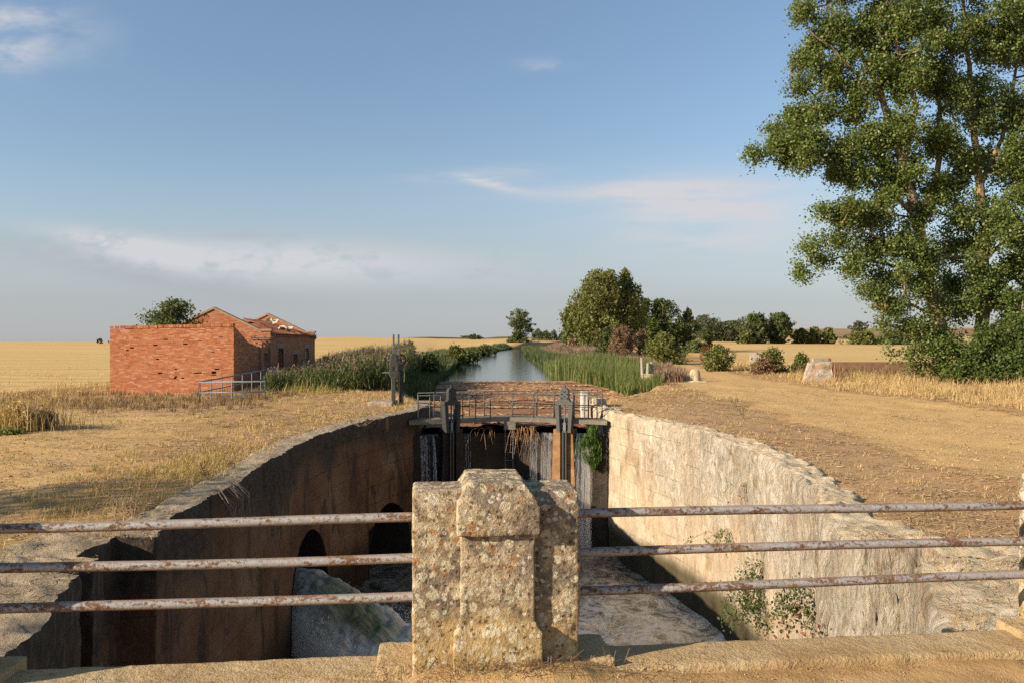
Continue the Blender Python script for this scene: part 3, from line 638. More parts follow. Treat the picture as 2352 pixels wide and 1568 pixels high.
# settle the far ground below hills
ny, nx = XX.shape
tr, br, fl = zones(XX, YG)
V = np.stack([XX, YG, ZG], -1).reshape(-1, 3)
idx = np.arange(ny*nx).reshape(ny, nx)
Fq = np.stack([idx[:-1, :-1], idx[:-1, 1:], idx[1:, 1:], idx[1:, :-1]], -1).reshape(-1, 4)
ff = fl.ravel()[Fq].mean(1) > 0.5; ft = (tr.ravel()[Fq].mean(1) > 0.5) & ~ff
def sub(name, sel):
    f = Fq[sel]; u, inv = np.unique(f.ravel(), return_inverse=True)
    o = np_mesh(name, V[u], inv.reshape(-1, 4), M_GROUND, smooth=True,
                attrs={'track': tr.ravel()[u], 'brown': br.ravel()[u], 'field': fl.ravel()[u]})
    return tag(o, kind='structure')
sub('ground', ~ff & ~ft); 
lf = V[Fq].mean(1)[:, 0] < 0
sub('stubble_field', ff); sub('dirt_track', ft)

# distant hills
def hills(name, Yd, f, m):
    xs = np.linspace(-Yd*0.9, Yd*0.9, 240); a = xs/Yd
    h = f(a)
    V = np.concatenate([np.stack([xs, 0*xs+Yd, 0*xs-5], -1), np.stack([xs, 0*xs+Yd+250, h*0.8], -1), np.stack([xs, 0*xs+Yd+700, h], -1), np.stack([xs, 0*xs+Yd+2500, 0*xs-60], -1)])
    n = len(xs); i = np.arange(n-1)
    Fc = np.concatenate([np.stack([i+k*n, i+1+k*n, i+1+(k+1)*n, i+(k+1)*n], -1) for k in range(3)])
    return tag(np_mesh(name, V, Fc, m, smooth=True), kind='structure')
def m_hill(a, b):
    def f(nt):
        p = nt.pos(); n = nt.noise(nt.mapv(p, (0.002, 0.006, 0.01)), 1.0, 5, 0.6)
        return princ(nt, nt.ramp(n, (0.38, a), (0.62, b)), 0.95, spec=0.0)
    return f
M_HILL = mat('hill', m_hill((0.10, 0.075, 0.045), (0.24, 0.17, 0.09)))
M_HILL2 = mat('plateau', m_hill((0.22, 0.15, 0.085), (0.36, 0.26, 0.15)))
def hf(a):
    P = np.stack([a*9, 0*a, 0*a+3.3], -1)
    return CAMZ+(3700/F)*np.clip(8.0+5*fbm(P, 4)-4.5*sm(np.abs(a+0.0), 0.02, 0.05)*0-3*sm(-a, 0.34, 0.42)*4, -10, 20)
hills('hills', 3000, hf, M_HILL)
def hf2(a):
    P = np.stack([a*7, 0*a, 0*a+8.3], -1)
    return CAMZ+(2200/F)*(29+5*fbm(P, 4))*sm(a, 0.27, 0.40)-8*(1-sm(a, 0.24, 0.34))
hills('plateau', 1500, hf2, M_HILL2)
def hf3(a):
    P = np.stack([a*14, 0*a, 0*a+1.3], -1)
    return CAMZ+(9700/F)*(13+9*fbm(P, 4))*np.exp(-((a-0.0)/0.14)**2)-30
hills('far_hills', 9000, hf3, M_HILL)
# ---------------------------------------------------------------- lock chamber walls
def resample(path, ds):
    pts = [path[0]]
    for a, b in zip(path[:-1], path[1:]):
        L = np.linalg.norm(b-a); n = max(1, int(math.ceil(L/ds)))
        for i in range(1, n+1): pts.append(a+(b-a)*i/n)
    P = np.array(pts); s = np.concatenate([[0], np.cumsum(np.linalg.norm(np.diff(P, axis=0), axis=1))])
    return P, s
def smooth_path(path, ya, it=2):
    """Chaikin the stretch with y > ya so that the oval curves smoothly"""
    a = path[path[:, 1] <= ya]; b = path[path[:, 1] > ya]
    for _ in range(it):
        q = [b[0]]
        for u, v in zip(b[:-1], b[1:]): q += [u*0.75+v*0.25, u*0.25+v*0.75]
        q.append(b[-1]); b = np.array(q)
    return np.concatenate([a, b])
COPV = []
def lock_wall(path, side, m_face, m_cop, root, arches, ragged, zbot=-6.6, ds=0.06, cop_w=0.7):
    P, s = resample(path, ds)
    # extra columns at the arch edges
    ex = []
    for (y0, y1, zc, zs) in arches:
        for yy in (y0, y1):
            j = np.interp(yy, P[:, 1], s); ex += [j-0.004, j+0.004]
    if ex:
        s2 = np.sort(np.concatenate([s, ex])); P = np.stack([np.interp(s2, s, P[:, 0]), np.interp(s2, s, P[:, 1])], 1); s = s2
    T = np.gradient(P, axis=0); T /= np.linalg.norm(T, axis=1)[:, None]+1e-9
    N = np.stack([T[:, 1], -T[:, 0]], 1)*side
    n = len(s); q = np.stack([s*1.3, 0*s, 0*s+side], 1); q2 = np.stack([s*5, 0*s+4, 0*s+side], 1)
    zt = -0.625+ragged*(0.07*fbm(q, 3)+0.05*fbm(q2, 4)-0.12*np.clip(fbm(q*0.8+9, 3)*3-0.9, 0, 1.5))
    zl = np.full(n, zbot)
    for (y0, y1, zc, zs) in arches:
        s0 = np.interp(y0, P[:, 1], s); s1 = np.interp(y1, P[:, 1], s); mid = (s0+s1)/2; hw = (s1-s0)/2
        k = np.abs(s-mid) < hw; zl[k] = zs+(zc-zs)*np.sqrt(np.clip(1-((s[k]-mid)/hw)**2, 0, 1))
    rows = 84; t = np.linspace(0, 1, rows)[None, :]
    Z = zt[:, None]*(1-t)+zl[:, None]*t; S = np.broadcast_to(s[:, None], Z.shape)
    q = np.stack([S, Z, 0*Z+side*3], -1).reshape(-1, 3)
    str_ = fbm(q*np.array((5.5, 0.9, 1)), 5, 0.6).reshape(Z.shape); mid_ = fbm(q*np.array((1.1, 0.5, 1))+7, 4).reshape(Z.shape)
    fin = fbm(q*np.array((14, 5, 1))+3, 3).reshape(Z.shape)
    row = np.floor(Z/0.52); colm = np.floor((S+np.where(row % 2 == 0, 0.47*0.95, 0))/0.95)
    rnd = vnoise(np.stack([row*3.7+0.5, colm*5.3+0.5, 0*row+side], -1).reshape(-1, 3)).reshape(Z.shape)
    er = ragged*(1-0.65*sm(-Z, 1.8, 3.6))*(1-0.6*sm(S, 19, 24))
    fu = (S+np.where(row % 2 == 0, 0.47*0.95, 0))/0.95 % 1; fv = (Z/0.52) % 1
    jn = np.minimum(np.minimum(fu, 1-fu)*0.95, np.minimum(fv, 1-fv)*0.52)
    D = 0.055*mid_*ragged+er*(0.055*str_*(0.2 if side > 0 else 1)+0.06*fin)+0.018*rnd-0.014*(1-sm(jn, 0.0, 0.03))*sm(mid_, 0.0, 0.3)*(sm(S, 14.5, 19.5)*sm(Z, -3.0, -2.2) if side < 0 else 1)
    for gy, gw, gd in ((23.4, 0.10, 0.10), (15.3, 0.14, 0.07), (12.6, 0.25, 0.06)) if side < 0 else ((23.9, 0.16, 0.12),):
        gs = np.interp(gy, P[:, 1], s); D = D-gd*np.exp(-((S+0.05*str_-gs)/gw)**4)*(0.6+0.4*sm(mid_, -0.3, 0.2))
    if side < 0: D = D-0.16*np.clip(fbm(q*np.array((0.9, 1.3, 1))+21, 3).reshape(Z.shape)*3-1.0, 0, 1)*sm(-Z, 2.2, 0.8)
    D -= 0.10*ragged*np.clip(1-(zt[:, None]-Z)/0.10, 0, 1)**2*(0.5+0.5*vnoise(q*6).reshape(Z.shape))
    V = np.stack([P[:, None, 0]+N[:, None, 0]*D, P[:, None, 1]+N[:, None, 1]*D, Z], -1)
    top = V[:, 0].copy()
    idx = np.arange(n*rows).reshape(n, rows)
    Fq = np.stack([idx[:-1, :-1], idx[:-1, 1:], idx[1:, 1:], idx[1:, :-1]], -1).reshape(-1, 4)
    if side < 0: Fq = Fq[:, ::-1]
    np_mesh('wall_face', V.reshape(-1, 3), Fq, m_face, root, True, uv=np.stack([S, Z], -1).reshape(-1, 2))
    # coping course running back under the turf
    m_ = 26; u = np.linspace(0, 1, m_)[None, :]
    cw = cop_w*(1+0.35*fbm(np.stack([s*0.9, 0*s, 0*s+2*side], 1), 3)*ragged)[:, None]
    yk = P[:, 1][:, None]; cw = np.where(side < 0, 0.62, 1.0)*cw*(1+(2.0 if side < 0 else 1.3)*(1-sm(yk, 8.5, 11)))
    q = np.stack([np.broadcast_to(s[:, None], (n, m_)), cw*u, 0*u+0*cw], -1).reshape(-1, 3)
    # walk back with a smoothed normal so that the notches do not tangle the strip
    Nx = np.full(n, -side*1.0); CX = top[:, 0][:, None]-side*cw*u; CY = top[:, 1][:, None]+0*u
    hz = 0.035*fbm(q*np.array((3, 6, 1)), 4).reshape(n, m_)*ragged+0.02*fbm(q*np.array((10, 16, 1)), 4).reshape(n, m_)*(0.4+0.6*ragged)
    nearw = 1-sm(yk, 9, 11.5); lay = fbm(np.stack([CX*1.1, CY*2.2, 0*CX+side*5], -1).reshape(-1, 3), 4).reshape(n, m_)
    hz = hz+nearw*(0.05*lay+0.035*fbm(np.stack([CX*5, CY*7, 0*CX+side*9], -1).reshape(-1, 3), 4).reshape(n, m_))+(0.0 if side > 0 else 0.05*fbm(q*np.array((1.6, 5, 1))+2, 3).reshape(n, m_))
    CZ = top[:, 2][:, None]*(1-u)**3+(-0.61)*(1-(1-u)**3)+hz*np.minimum(u*8, 1)-0.12*np.clip((u-0.80)/0.20, 0, 1)**1.5
    Vc = np.stack([CX, CY, CZ], -1); idx = np.arange(n*m_).reshape(n, m_)
    Fc = np.stack([idx[:-1, :-1], idx[1:, :-1], idx[1:, 1:], idx[:-1, 1:]], -1).reshape(-1, 4)
    if side < 0: Fc = Fc[:, ::-1]
    np_mesh('coping', Vc.reshape(-1, 3), Fc, m_cop, root, True)
    COPV.append(Vc[:, 1:-6].reshape(-1, 3))
    for (y0, y1, zc, zs) in arches:
        s0 = np.interp(y0, P[:, 1], s); s1 = np.interp(y1, P[:, 1], s); mid = (s0+s1)/2; hw = (s1-s0)/2
        a = np.linspace(math.pi, 0, 25); ss = mid+hw*np.cos(a); zz = zs+(zc-zs)*np.sin(a)
        ss = np.concatenate([[ss[0]], ss, [ss[-1]]]); zz = np.concatenate([[zbot], zz, [zbot]])
        px = np.interp(ss, s, P[:, 0]); py = np.interp(ss, s, P[:, 1])
        ring = [np.stack([px-side*dd, py, zz], -1) for dd in (-0.02, 0.4, 0.9, 1.6)]
        k = len(ss); Vt = np.concatenate(ring); i = np.arange(k-1)
        Ft = np.concatenate([np.stack([i+j*k, i+1+j*k, i+1+(j+1)*k, i+(j+1)*k], -1) for j in range(3)])
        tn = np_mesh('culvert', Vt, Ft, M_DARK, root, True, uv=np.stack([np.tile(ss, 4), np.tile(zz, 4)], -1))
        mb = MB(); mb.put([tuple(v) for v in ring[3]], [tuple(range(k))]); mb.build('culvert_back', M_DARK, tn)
    return P, s
LWs = smooth_path(LW, 10.3); RWs = smooth_path(RW, 10.5)
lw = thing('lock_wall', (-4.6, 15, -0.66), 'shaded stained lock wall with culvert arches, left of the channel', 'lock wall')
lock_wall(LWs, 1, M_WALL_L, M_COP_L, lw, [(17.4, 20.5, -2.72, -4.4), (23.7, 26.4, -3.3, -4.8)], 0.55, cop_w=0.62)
rw = thing('lock_wall', (4.8, 15, -0.66), 'sunlit pale eroded ashlar lock wall beside the gravel track', 'lock wall')
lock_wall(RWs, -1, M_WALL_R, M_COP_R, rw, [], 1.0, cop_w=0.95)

# ---------------------------------------------------------------- water in the lock
x = np.arange(-5.2, 5.4, 0.08); y = np.arange(-14, 29.5, 0.08)
Xp, Yp = np.meshgrid(x, y, indexing='ij'); q = np.stack([Xp, Yp, 0*Xp], -1).reshape(-1, 3)
fl_ = 0.06+0.85*sm(Yp, 25, 20)*sm(Xp, -0.8, 1.0)+0.45*sm(Yp, 25.2, 27.2)+0.75*np.exp(-((Xp+0.6)/1.7)**2-((Yp-15.6)/2.4)**2)+0.2*sm(Yp, 16, 10)
Zp = POOL+0.13*fbm(q*0.8, 3).reshape(Xp.shape)+0.02*np.abs(fbm(q*3.5, 2)).reshape(Xp.shape)+0.12*sm(Yp, 24, 27)*fbm(q*3, 3).reshape(Xp.shape)
idx = np.arange(Xp.size).reshape(Xp.shape); Fq = np.stack([idx[:-1, :-1], idx[1:, :-1], idx[1:, 1:], idx[:-1, 1:]], -1).reshape(-1, 4)
tag(np_mesh('lock_water', np.stack([Xp, Yp, Zp], -1).reshape(-1, 3), Fq, M_POOL, smooth=True, attrs={'foam': fl_.ravel()}), kind='structure')
# the jet out of the near culvert arch
nu, nv = 220, 170
u = np.linspace(0, 1, nu)[:, None]; v = np.linspace(-1, 1, nv)[None, :]
wj = 0.95+0.75*u; jx = -5.3+4.5*u+0.55*v*wj; jy = 19.6-3.3*u+0.80*v*wj
hgt = (1-v**2)**0.7*(1.40*(1-u)**1.1+0.12)*(1+0.25*np.sin(u*5))
q = np.stack([jx, jy, hgt], -1).reshape(-1, 3)
hgt = hgt+(0.08+0.30*u)*np.abs(fbm(q*1.5, 4, 0.5)*1.8).reshape(hgt.shape)*(1-np.abs(v)**3)*np.minimum(u*6, 1)
jz = POOL-0.06+hgt*1.0
fo = np.clip(0.50+0.75*np.abs(v)**2.5+0.55*u-0.95*np.exp(-((u-0.45)/0.28)**2-((v+0.2)/0.55)**2), 0, 1)
idx = np.arange(nu*nv).reshape(nu, nv); Fq = np.stack([idx[:-1, :-1], idx[1:, :-1], idx[1:, 1:], idx[:-1, 1:]], -1).reshape(-1, 4)
tag(np_mesh('gushing_water', np.stack([jx, jy, jz], -1).reshape(-1, 3), Fq, M_GUSH, smooth=True, uv=np.stack([u+0*v, (v+0*u)*0.5], -1).reshape(-1, 2), attrs={'foam': (fo+0*jx).ravel()}), kind='structure')
n = 9000; uu = RNG.random(n)**0.55; vv = np.where(RNG.random(n) < 0.5, 1, -1)*(0.92+0.12*RNG.normal(size=n))
P = np.stack([-5.3+4.7*uu+0.55*vv*(0.95+0.8*uu), 19.6-3.4*uu+0.8*vv*(0.95+0.8*uu), POOL+np.clip(1-vv**2, 0, 1)**0.7*(1.40*(1-uu)**1.1+0.12)*(1+0.25*np.sin(uu*5))+(0.10+0.30*uu)*0.35+RNG.normal(size=n)*(0.05+0.16*uu)*(0.4+vv*vv)+0.12*np.abs(vnoise(np.stack([uu*14, vv*7, 0*uu], 1)))], -1)
M_SPRAY = mat('spray', lambda nt: princ(nt, (0.85, 0.85, 0.82), 0.5))
V, Fc = leaf_geo(P, np.abs(RNG.normal(size=n))*0.014+0.008, aspect=0.8)
tag(np_mesh('water_spray', V, Fc, M_SPRAY), kind='stuff')

# ---------------------------------------------------------------- weir, piers, waterfalls, canal water
GX = -0.1
def G(x): return 27.55-0.40*abs(x-GX)
def weir_half(x0, x1, z0, z1, yo0, yo1, mb):
    vs = []
    for z in (z0, z1):
        for yo in (yo0, yo1):
            for x in (x0, x1): vs.append((x, G(x)+yo, z))
    mb.put(vs, [(0, 2, 3, 1), (4, 5, 7, 6), (0, 1, 5, 4), (2, 6, 7, 3), (0, 4, 6, 2), (1, 3, 7, 5)])
wr = thing('weir', (GX, 28.5, -1.45), 'dark wet weir wall shaped like old mitre gates, under the footbridge', 'weir')
mb = MB()
for a, b in ((-3.3, GX), (GX, 3.1)):
    weir_half(a, b, -6.8, -1.44, 0.30, 0.95, mb)
me_v = mb
mb.build('weir_wall', M_WEIR, wr)
for px in (-1.98, 1.72):
    yb = G(px); rz = R(24) if px < 0 else R(-21); M = frame((px, yb+0.12, 0), rz)
    pm = MB()
    for sx in (-1, 1):
        pm.prism([(sx*0.10, -1.22), (sx*0.33, -1.22), (sx*0.40, -3.2), (sx*0.62, -5.6), (sx*0.12, -5.6)][::sx], -0.14, 0.35, M)
    o = pm.build('weir_pier', M_PIER if px > 0 else M_WEIR, wr)
def waterfall(x0, x1, n, ztop, zbot, seed, wid=0.05):
    r = np.random.default_rng(seed); L = []
    seg = 22; t = np.linspace(0, 1, seg)
    for i in range(n):
        xx = r.uniform(x0, x1)
        while vnoise(np.array([[xx*7.3, seed*2.7, 0.5]]))[0]+0.5*vnoise(np.array([[xx*19.0, seed*2.7, 7.5]]))[0] < r.uniform(-0.35, 0.35): xx = r.uniform(x0, x1)
        w0 = wid*r.uniform(0.3, 1.5); z1 = zbot if r.random() < 0.7 else r.uniform(zbot, ztop-0.8)
        z = ztop+(z1-ztop)*t; out = 0.04+0.30*np.sqrt(t)*r.uniform(0.7, 1.15)+0.02*r.normal()
        xw = xx+0.03*fbm(np.stack([t*4, 0*t+i*3.1, 0*t+seed], 1), 2)+0.05*r.normal()*t
        nx, ny = (-0.37, -0.93) if xx > GX else (0.37, -0.93)
        yv = np.array([G(a) for a in xw])+0.30
        w = w0*(0.6+0.9*t)*(1+0.5*fbm(np.stack([t*9, 0*t+i*1.7, 0*t], 1), 2))
        c = np.stack([xw+nx*out, yv+ny*out, z], 1)
        V = np.stack([c-np.stack([w*0.93, -w*nx, 0*w], 1)*0.5, c+np.stack([w*0.93, -w*nx, 0*w], 1)*0.5], 1).reshape(-1, 3)
        k = np.arange(seg-1)*2; L.append((V, np.stack([k, k+1, k+3, k+2], 1)))
    V, Fc = cat_geo(L)
    return tag(np_mesh('waterfall', V, Fc, M_FALL, smooth=True), kind='structure')
waterfall(0.66, 1.42, 74, -1.38, -5.2, 1, 0.020)
waterfall(2.10, 2.70, 84, -1.34, -5.2, 2, 0.022)
waterfall(-3.0, -2.45, 46, -1.42, -5.2, 3, 0.018)
waterfall(2.34, 2.60, 26, -1.34, -5.2, 12, 0.06)
waterfall(0.95, 1.38, 22, -1.38, -5.2, 11, 0.045)
waterfall(-1.62, -1.40, 6, -1.42, -5.2, 4, 0.02)
# canal surface up to the weir crest
yy = np.concatenate([[27.9], np.arange(28.6, 60, 2), 60*1.06**np.arange(0, 45)]); rowsV = []
for yv in yy:
    a, b = EL(yv)+0.0, ER(yv)-0.0
    if yv < 28.2: a, b = -2.9, 2.75
    rowsV.append([(a+(b-a)*k/8, (max(yv, G(a+(b-a)*k/8)+0.5)), WATER) for k in range(9)])
Vw = np.array(rowsV).reshape(-1, 3); nr = len(yy); idx = np.arange(nr*9).reshape(nr, 9)
tag(np_mesh('canal_water', Vw, np.stack([idx[:-1, :-1], idx[:-1, 1:], idx[1:, 1:], idx[1:, :-1]], -1).reshape(-1, 4), M_CANAL), kind='structure')
# floating mat of dead reeds held back by the weir
mx = np.linspace(0, 1, 70)[None, :]; my = np.concatenate([np.linspace(0, 1, 170)])[:, None]
L_ = lambda yv: np.interp(yv, [27.8, 31.5, 34, 40, 50, 60], [-2.95, -3.2, -3.6, -4.7, -5.2, -5.3])
R_ = lambda yv: np.interp(yv, [27.8, 31.5, 34, 40, 50, 56, 60], [2.8, 3.1, 3.9, 5.8, 7.2, 7.0, 4.2])
ym = 27.9+32.2*my; Xm = L_(ym)*(1-mx)+R_(ym)*mx; Ym = ym+0*mx+1.6*fbm(np.stack([Xm*0.4, 0*Xm, 0*Xm], -1).reshape(-1, 3), 3).reshape(Xm.shape)*my**6
Ym = np.maximum(Ym, 27.55-0.40*np.abs(Xm-GX)+0.45)
q = np.stack([Xm, Ym, 0*Xm], -1).reshape(-1, 3)
Zm = WATER+0.015+0.05*np.clip(fbm(q*1.1, 4)+0.35, 0, 1).reshape(Xm.shape)+0.03*fbm(q*5, 3).reshape(Xm.shape)+0.13*sm(Ym, 31, 28.4)*np.clip(fbm(q*1.6+4, 3).reshape(Xm.shape)+0.2, 0, 1)
Zm = np.maximum(Zm, WATER+0.006)-0.03*(1-np.minimum(np.minimum(mx, 1-mx)*20, 1))-0.05*sm(my, 0.985, 1)
idx = np.arange(Xm.size).reshape(Xm.shape)
tag(np_mesh('floating_debris', np.stack([Xm, Ym, Zm], -1).reshape(-1, 3), np.stack([idx[:-1, :-1], idx[:-1, 1:], idx[1:, 1:], idx[1:, :-1]], -1).reshape(-1, 4), M_MAT, smooth=True), kind='stuff')
n = 34000; ty = 28.4+31*RNG.random(n)**1.4; tx = L_(ty)+(R_(ty)-L_(ty))*RNG.uniform(0.02, 0.98, n)
dens = fbm(np.stack([tx*0.25, ty*0.6, 0*tx], 1), 3) > -0.12; tx, ty = tx[dens], ty[dens]; n = len(tx)
az = RNG.normal(size=n)*0.8; ln = RNG.uniform(0.06, 0.38, n); wv = RNG.uniform(0.012, 0.04, n)*(1+ty/50)
cu = np.stack([np.cos(az), np.sin(az), RNG.normal(size=n)*0.08], 1); cvv = np.stack([-np.sin(az), np.cos(az), 0.5+0*az], 1)
C0 = np.stack([tx, ty, np.full(n, WATER+0.075)+RNG.random(n)*0.03], 1)
V = np.stack([C0-cu*ln[:, None]/2-cvv*wv[:, None]/2, C0+cu*ln[:, None]/2-cvv*wv[:, None]/2, C0+cu*ln[:, None]/2+cvv*wv[:, None]/2, C0-cu*ln[:, None]/2+cvv*wv[:, None]/2], 1).reshape(-1, 3)
M_STALK = mat('dead_stalk', m_leaf([(0.13, 0.06, 0.03), (0.26, 0.13, 0.06), (0.40, 0.24, 0.12), (0.56, 0.40, 0.21)], 0.15))
tag(np_mesh('dead_reed_litter', V, np.arange(n*4).reshape(-1, 4), M_STALK), kind='stuff')
# reed stalks combed over the weir crest
def hanging(name, x0, x1, n, label, zmax=-1.28, long=1.0, seed=3):
    r = random.Random(seed); mb = MB()
    for i in range(n):
        xx = r.uniform(x0, x1); y0 = G(xx)+0.55; l = (0.25+0.75*r.random()**2)*long; sx = r.uniform(-0.9, 1.0)
        pts = [(xx-sx*0.3, y0+0.25, zmax+r.uniform(-0.02, 0.05)), (xx, G(xx)+0.18, zmax+r.uniform(0, 0.10)), (xx+sx*0.35*l, G(xx)-0.10-r.uniform(0, 0.25), zmax-0.35*l), (xx+sx*0.6*l, G(xx)-0.18-r.uniform(0, 0.3), zmax-1.1*l)]
        mb.tube(pts, [0.008, 0.011, 0.008, 0.004], 4)
    o = mb.build(name, M_STALK, loc=(0.5*(x0+x1), G(0.5*(x0+x1))+0.1, zmax)); return tag(o, label, 'reeds')
hanging('dead_reeds', 0.0, 0.80, 34, 'sheaf of dead reed stalks hanging over the weir beside the ladder', long=1.0)
hanging('dead_reeds', -1.5, -0.35, 10, 'shaded tangle of dead stalks over the weir, left of the ladder', long=0.6, seed=5)

# ---------------------------------------------------------------- footbridge over the gates
fb = thing('footbridge', (GX, G(GX), -0.88), 'narrow concrete footbridge with grey pipe railings across the lock head', 'footbridge')
mb = MB()
for a, b in ((-3.3, GX), (GX, 3.05)): weir_half(a, b, -1.02, -0.88, 0.0, 0.85, mb)
mb.build('deck_slab', M_CONC, fb)
mb = MB(); weir_half(-0.27, 0.12, -1.30, -1.02, 0.02, 0.3, mb); mb.build('deck_bracket', M_CONC, fb)
def railing(xs, yo, ends, zt=-0.09, zm=-0.47, zb=-0.86, r=0.019, m=M_PIPED, posts=()):
    pts = [xs[0]]+([GX] if xs[0] < GX < xs[1] else [])+[xs[1]]
    mb = MB(); W = lambda x, z: (x, G(x)+yo, z)
    mb.tube(([W(xs[0], zb)] if ends else [])+[W(xs[0], zt-0.03)]+[W(x, zt) for x in pts]+[W(xs[1], zt-0.03)]+([W(xs[1], zb)] if ends else []), r, 6)
    mb.tube([W(x, zm) for x in pts], r*0.9, 6)
    o = mb.build('railing', m, fb, smooth=True)
    for x in posts:
        p = MB(); p.tube([W(x, zb-0.10), W(x, zt)], r*1.02, 6); p.tube([W(x, zm-0.03), W(x, zm+0.03)], r*1.5, 6); p.tube([W(x, zt-0.03), W(x, zt+0.03)], r*1.5, 6)
        p.build('post', m, o, smooth=True)
railing((-3.12, 2.98), 0.80, True, zt=-0.05, posts=(-2.6, -1.45, -0.95, 0.85, 1.45, 2.55, 2.05))
railing((-3.02, -2.32), 0.03, True, posts=(-2.66,))
railing((-1.62, 1.38), 0.03, True, posts=(-1.2, -0.72, 0.02, 0.72))
railing((2.03, 2.74), 0.03, True, posts=(2.36,))

M_STEELM = mat('shaded_steel', m_simple((0.026, 0.026, 0.024), (0.05, 0.049, 0.044), 9, 0.6, 0.2))  # darker copy of the grey steel, shade of the left hoist put into its colour
def screw_hoist(px, rz, label, m, mdark):
    M = frame((px, G(px)-0.10, 0), rz)
    t = thing('gate_hoist', (px, G(px)-0.1, -0.88), label, 'gate hoist', 'screw hoists on the lock footbridge')
    arc = [(0.145*math.cos(a), 0.02+0.145*math.sin(a)) for a in np.linspace(0, math.pi, 13)]
    mb = MB(); mb.prism([(0.15, -0.22), (0.21, -0.29), (0.30, -0.29), (0.30, -0.41), (-0.30, -0.41), (-0.30, -0.29), (-0.21, -0.29), (-0.15, -0.22)][::-1]+[], -0.10, 0.10, M)
    mb.build('crosshead', m, t, bevel=0.008)
    mb = MB(); mb.prism(([(0.148, -0.22)]+arc+[(-0.148, -0.22)])[::-1], -0.085, 0.085, M)
    hp = mb.build('head_plate', m, t, bevel=0.008)
    for bx, bz in ((-0.09, -0.05), (0.09, -0.05), (0.0, -0.13), (-0.09, -0.18), (0.09, -0.18)):
        mb = MB(); mb.tube([M @ Vector((bx, -0.115, bz)), M @ Vector((bx, -0.08, bz))], 0.02, 8); mb.build('bolt', M_STEELD, hp)
    mb = MB(); mb.prism([(-0.07, 0.06), (0.0, 0.035), (0.07, 0.06), (0.03, 0.0), (-0.03, 0.0)], -0.10, -0.08, M)
    mb.build('emblem_notch', M_STEELD, hp)
    mb = MB(); mb.tube([M @ Vector((0, 0, 0.15)), M @ Vector((0, 0, 0.25))], 0.03, 8); mb.build('screw_cap', m, t)
    for s_ in (-1, 1):
        mb = MB(); mb.prism([(s_*0.13, -1.30), (s_*0.24, -1.30), (s_*0.30, -0.415), (s_*0.17, -0.415)][::s_], -0.12, 0.16, M)
        mb.build('leg', m, t, bevel=0.006)
    mb = MB()
    k = 40
    pts = [M @ Vector((0, 0, -0.41-0.75*i/k)) for i in range(k+1)]; mb.tube(pts, [0.022 if i % 2 else 0.034 for i in range(k+1)], 8)
    mb.box(-0.045, 0.045, -0.05, 0.05, -1.3, -0.98, M); mb.build('screw', M_GALV, t)
    for s_ in (-1, 1):
        mb = MB(); mb.box(s_*0.05-0.028, s_*0.05+0.028, -0.06, 0.02, -5.4, -1.25, M); mb.build('guide_rail', mdark, t)
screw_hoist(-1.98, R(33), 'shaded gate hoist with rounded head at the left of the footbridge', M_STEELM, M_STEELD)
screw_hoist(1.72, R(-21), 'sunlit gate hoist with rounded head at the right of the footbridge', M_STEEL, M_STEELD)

ld = thing('ladder', (-0.12, G(-0.12)+0.0, -0.95), 'thin steel ladder going down the weir below the footbridge', 'ladder')
for s_ in (-1, 1):
    mb = MB(); mb.tube([(-0.10+s_*0.13, G(GX)-0.03, -0.92), (-0.10+s_*0.13, G(GX)-0.05, -5.0)], 0.014, 6); mb.build('stile', M_GALV, ld)
for k in range(14):
    mb = MB(); mb.tube([(-0.23, G(GX)-0.04, -1.25-0.27*k), (0.03, G(GX)-0.04, -1.25-0.27*k)], 0.010, 6); mb.build('rung', M_GALV, ld)

# rack hoist on its block, upstream left
bl = MB(); bl.box(-5.15, -4.25, 29.2, 30.6, -0.95, -0.50)
tag(stone('stone_block', bl, 0.035, M_COP_L, amp=0.03, scale=3, loc=(-4.7, 29.9, -0.66)), 'low grey stone block under the rack hoist, half sunk in grass', 'stone block')
rh = thing('rack_hoist', (-4.15, 29.75, -0.66), 'tall grey rack and pinion paddle hoist with two rack bars', 'paddle hoist')
M = frame((-4.2, 29.75, 0), R(14))
mb = MB(); mb.prism([(-0.18, -0.70), (-0.04, -0.70), (-0.04, 0.30), (0.05, 0.46), (0.05, 0.58), (-0.27, 0.58), (-0.27, 0.46), (-0.18, 0.30)], -0.10, 0.06, M)
mb.build('front_post', M_STEEL, rh, bevel=0.01)
mb = MB(); mb.box(0.12, 0.22, 0.12, 0.26, -0.70, 0.62, M); mb.box(0.24, 0.27, 0.10, 0.22, -0.70, 0.6, M); mb.build('rear_post', M_STEELD, rh)
mb = MB()
mb.prism([(-0.24, 0.58), (-0.14, 0.58), (-0.14, 0.74), (-0.02, 0.74), (-0.02, 0.58), (0.05, 0.58), (0.05, 0.96), (0.0, 1.12), (-0.06, 1.22), (-0.16, 1.22), (-0.22, 1.1), (-0.24, 0.9)], -0.09, 0.05, M)
mb.prism([(-0.02, 0.60), (0.26, 0.60), (0.26, 0.78), (-0.02, 0.78)], 0.06, 0.26, M)
gh = mb.build('gear_housing', M_STEEL, rh, bevel=0.008)
mb = MB(); mb.tube([M @ Vector((-0.04, -0.16, 1.0)), M @ Vector((-0.04, 0.3, 1.0))], 0.035, 10); mb.build('axle', M_STEEL, gh)
mb = MB(); mb.tube([M @ Vector((-0.5, -0.02, 0.53)), M @ Vector((-0.2, -0.02, 0.53))], 0.018, 6); mb.build('lever', M_RUST, rh)
mb = MB(); k = 28; c0 = Vector((0.16, 0.10, 0.98))
ring = [M @ (c0+Vector((0.20*math.cos(2*math.pi*i/k), 0, 0.20*math.sin(2*math.pi*i/k)))) for i in range(k+1)]
mb.tube(ring, 0.026, 8, False)
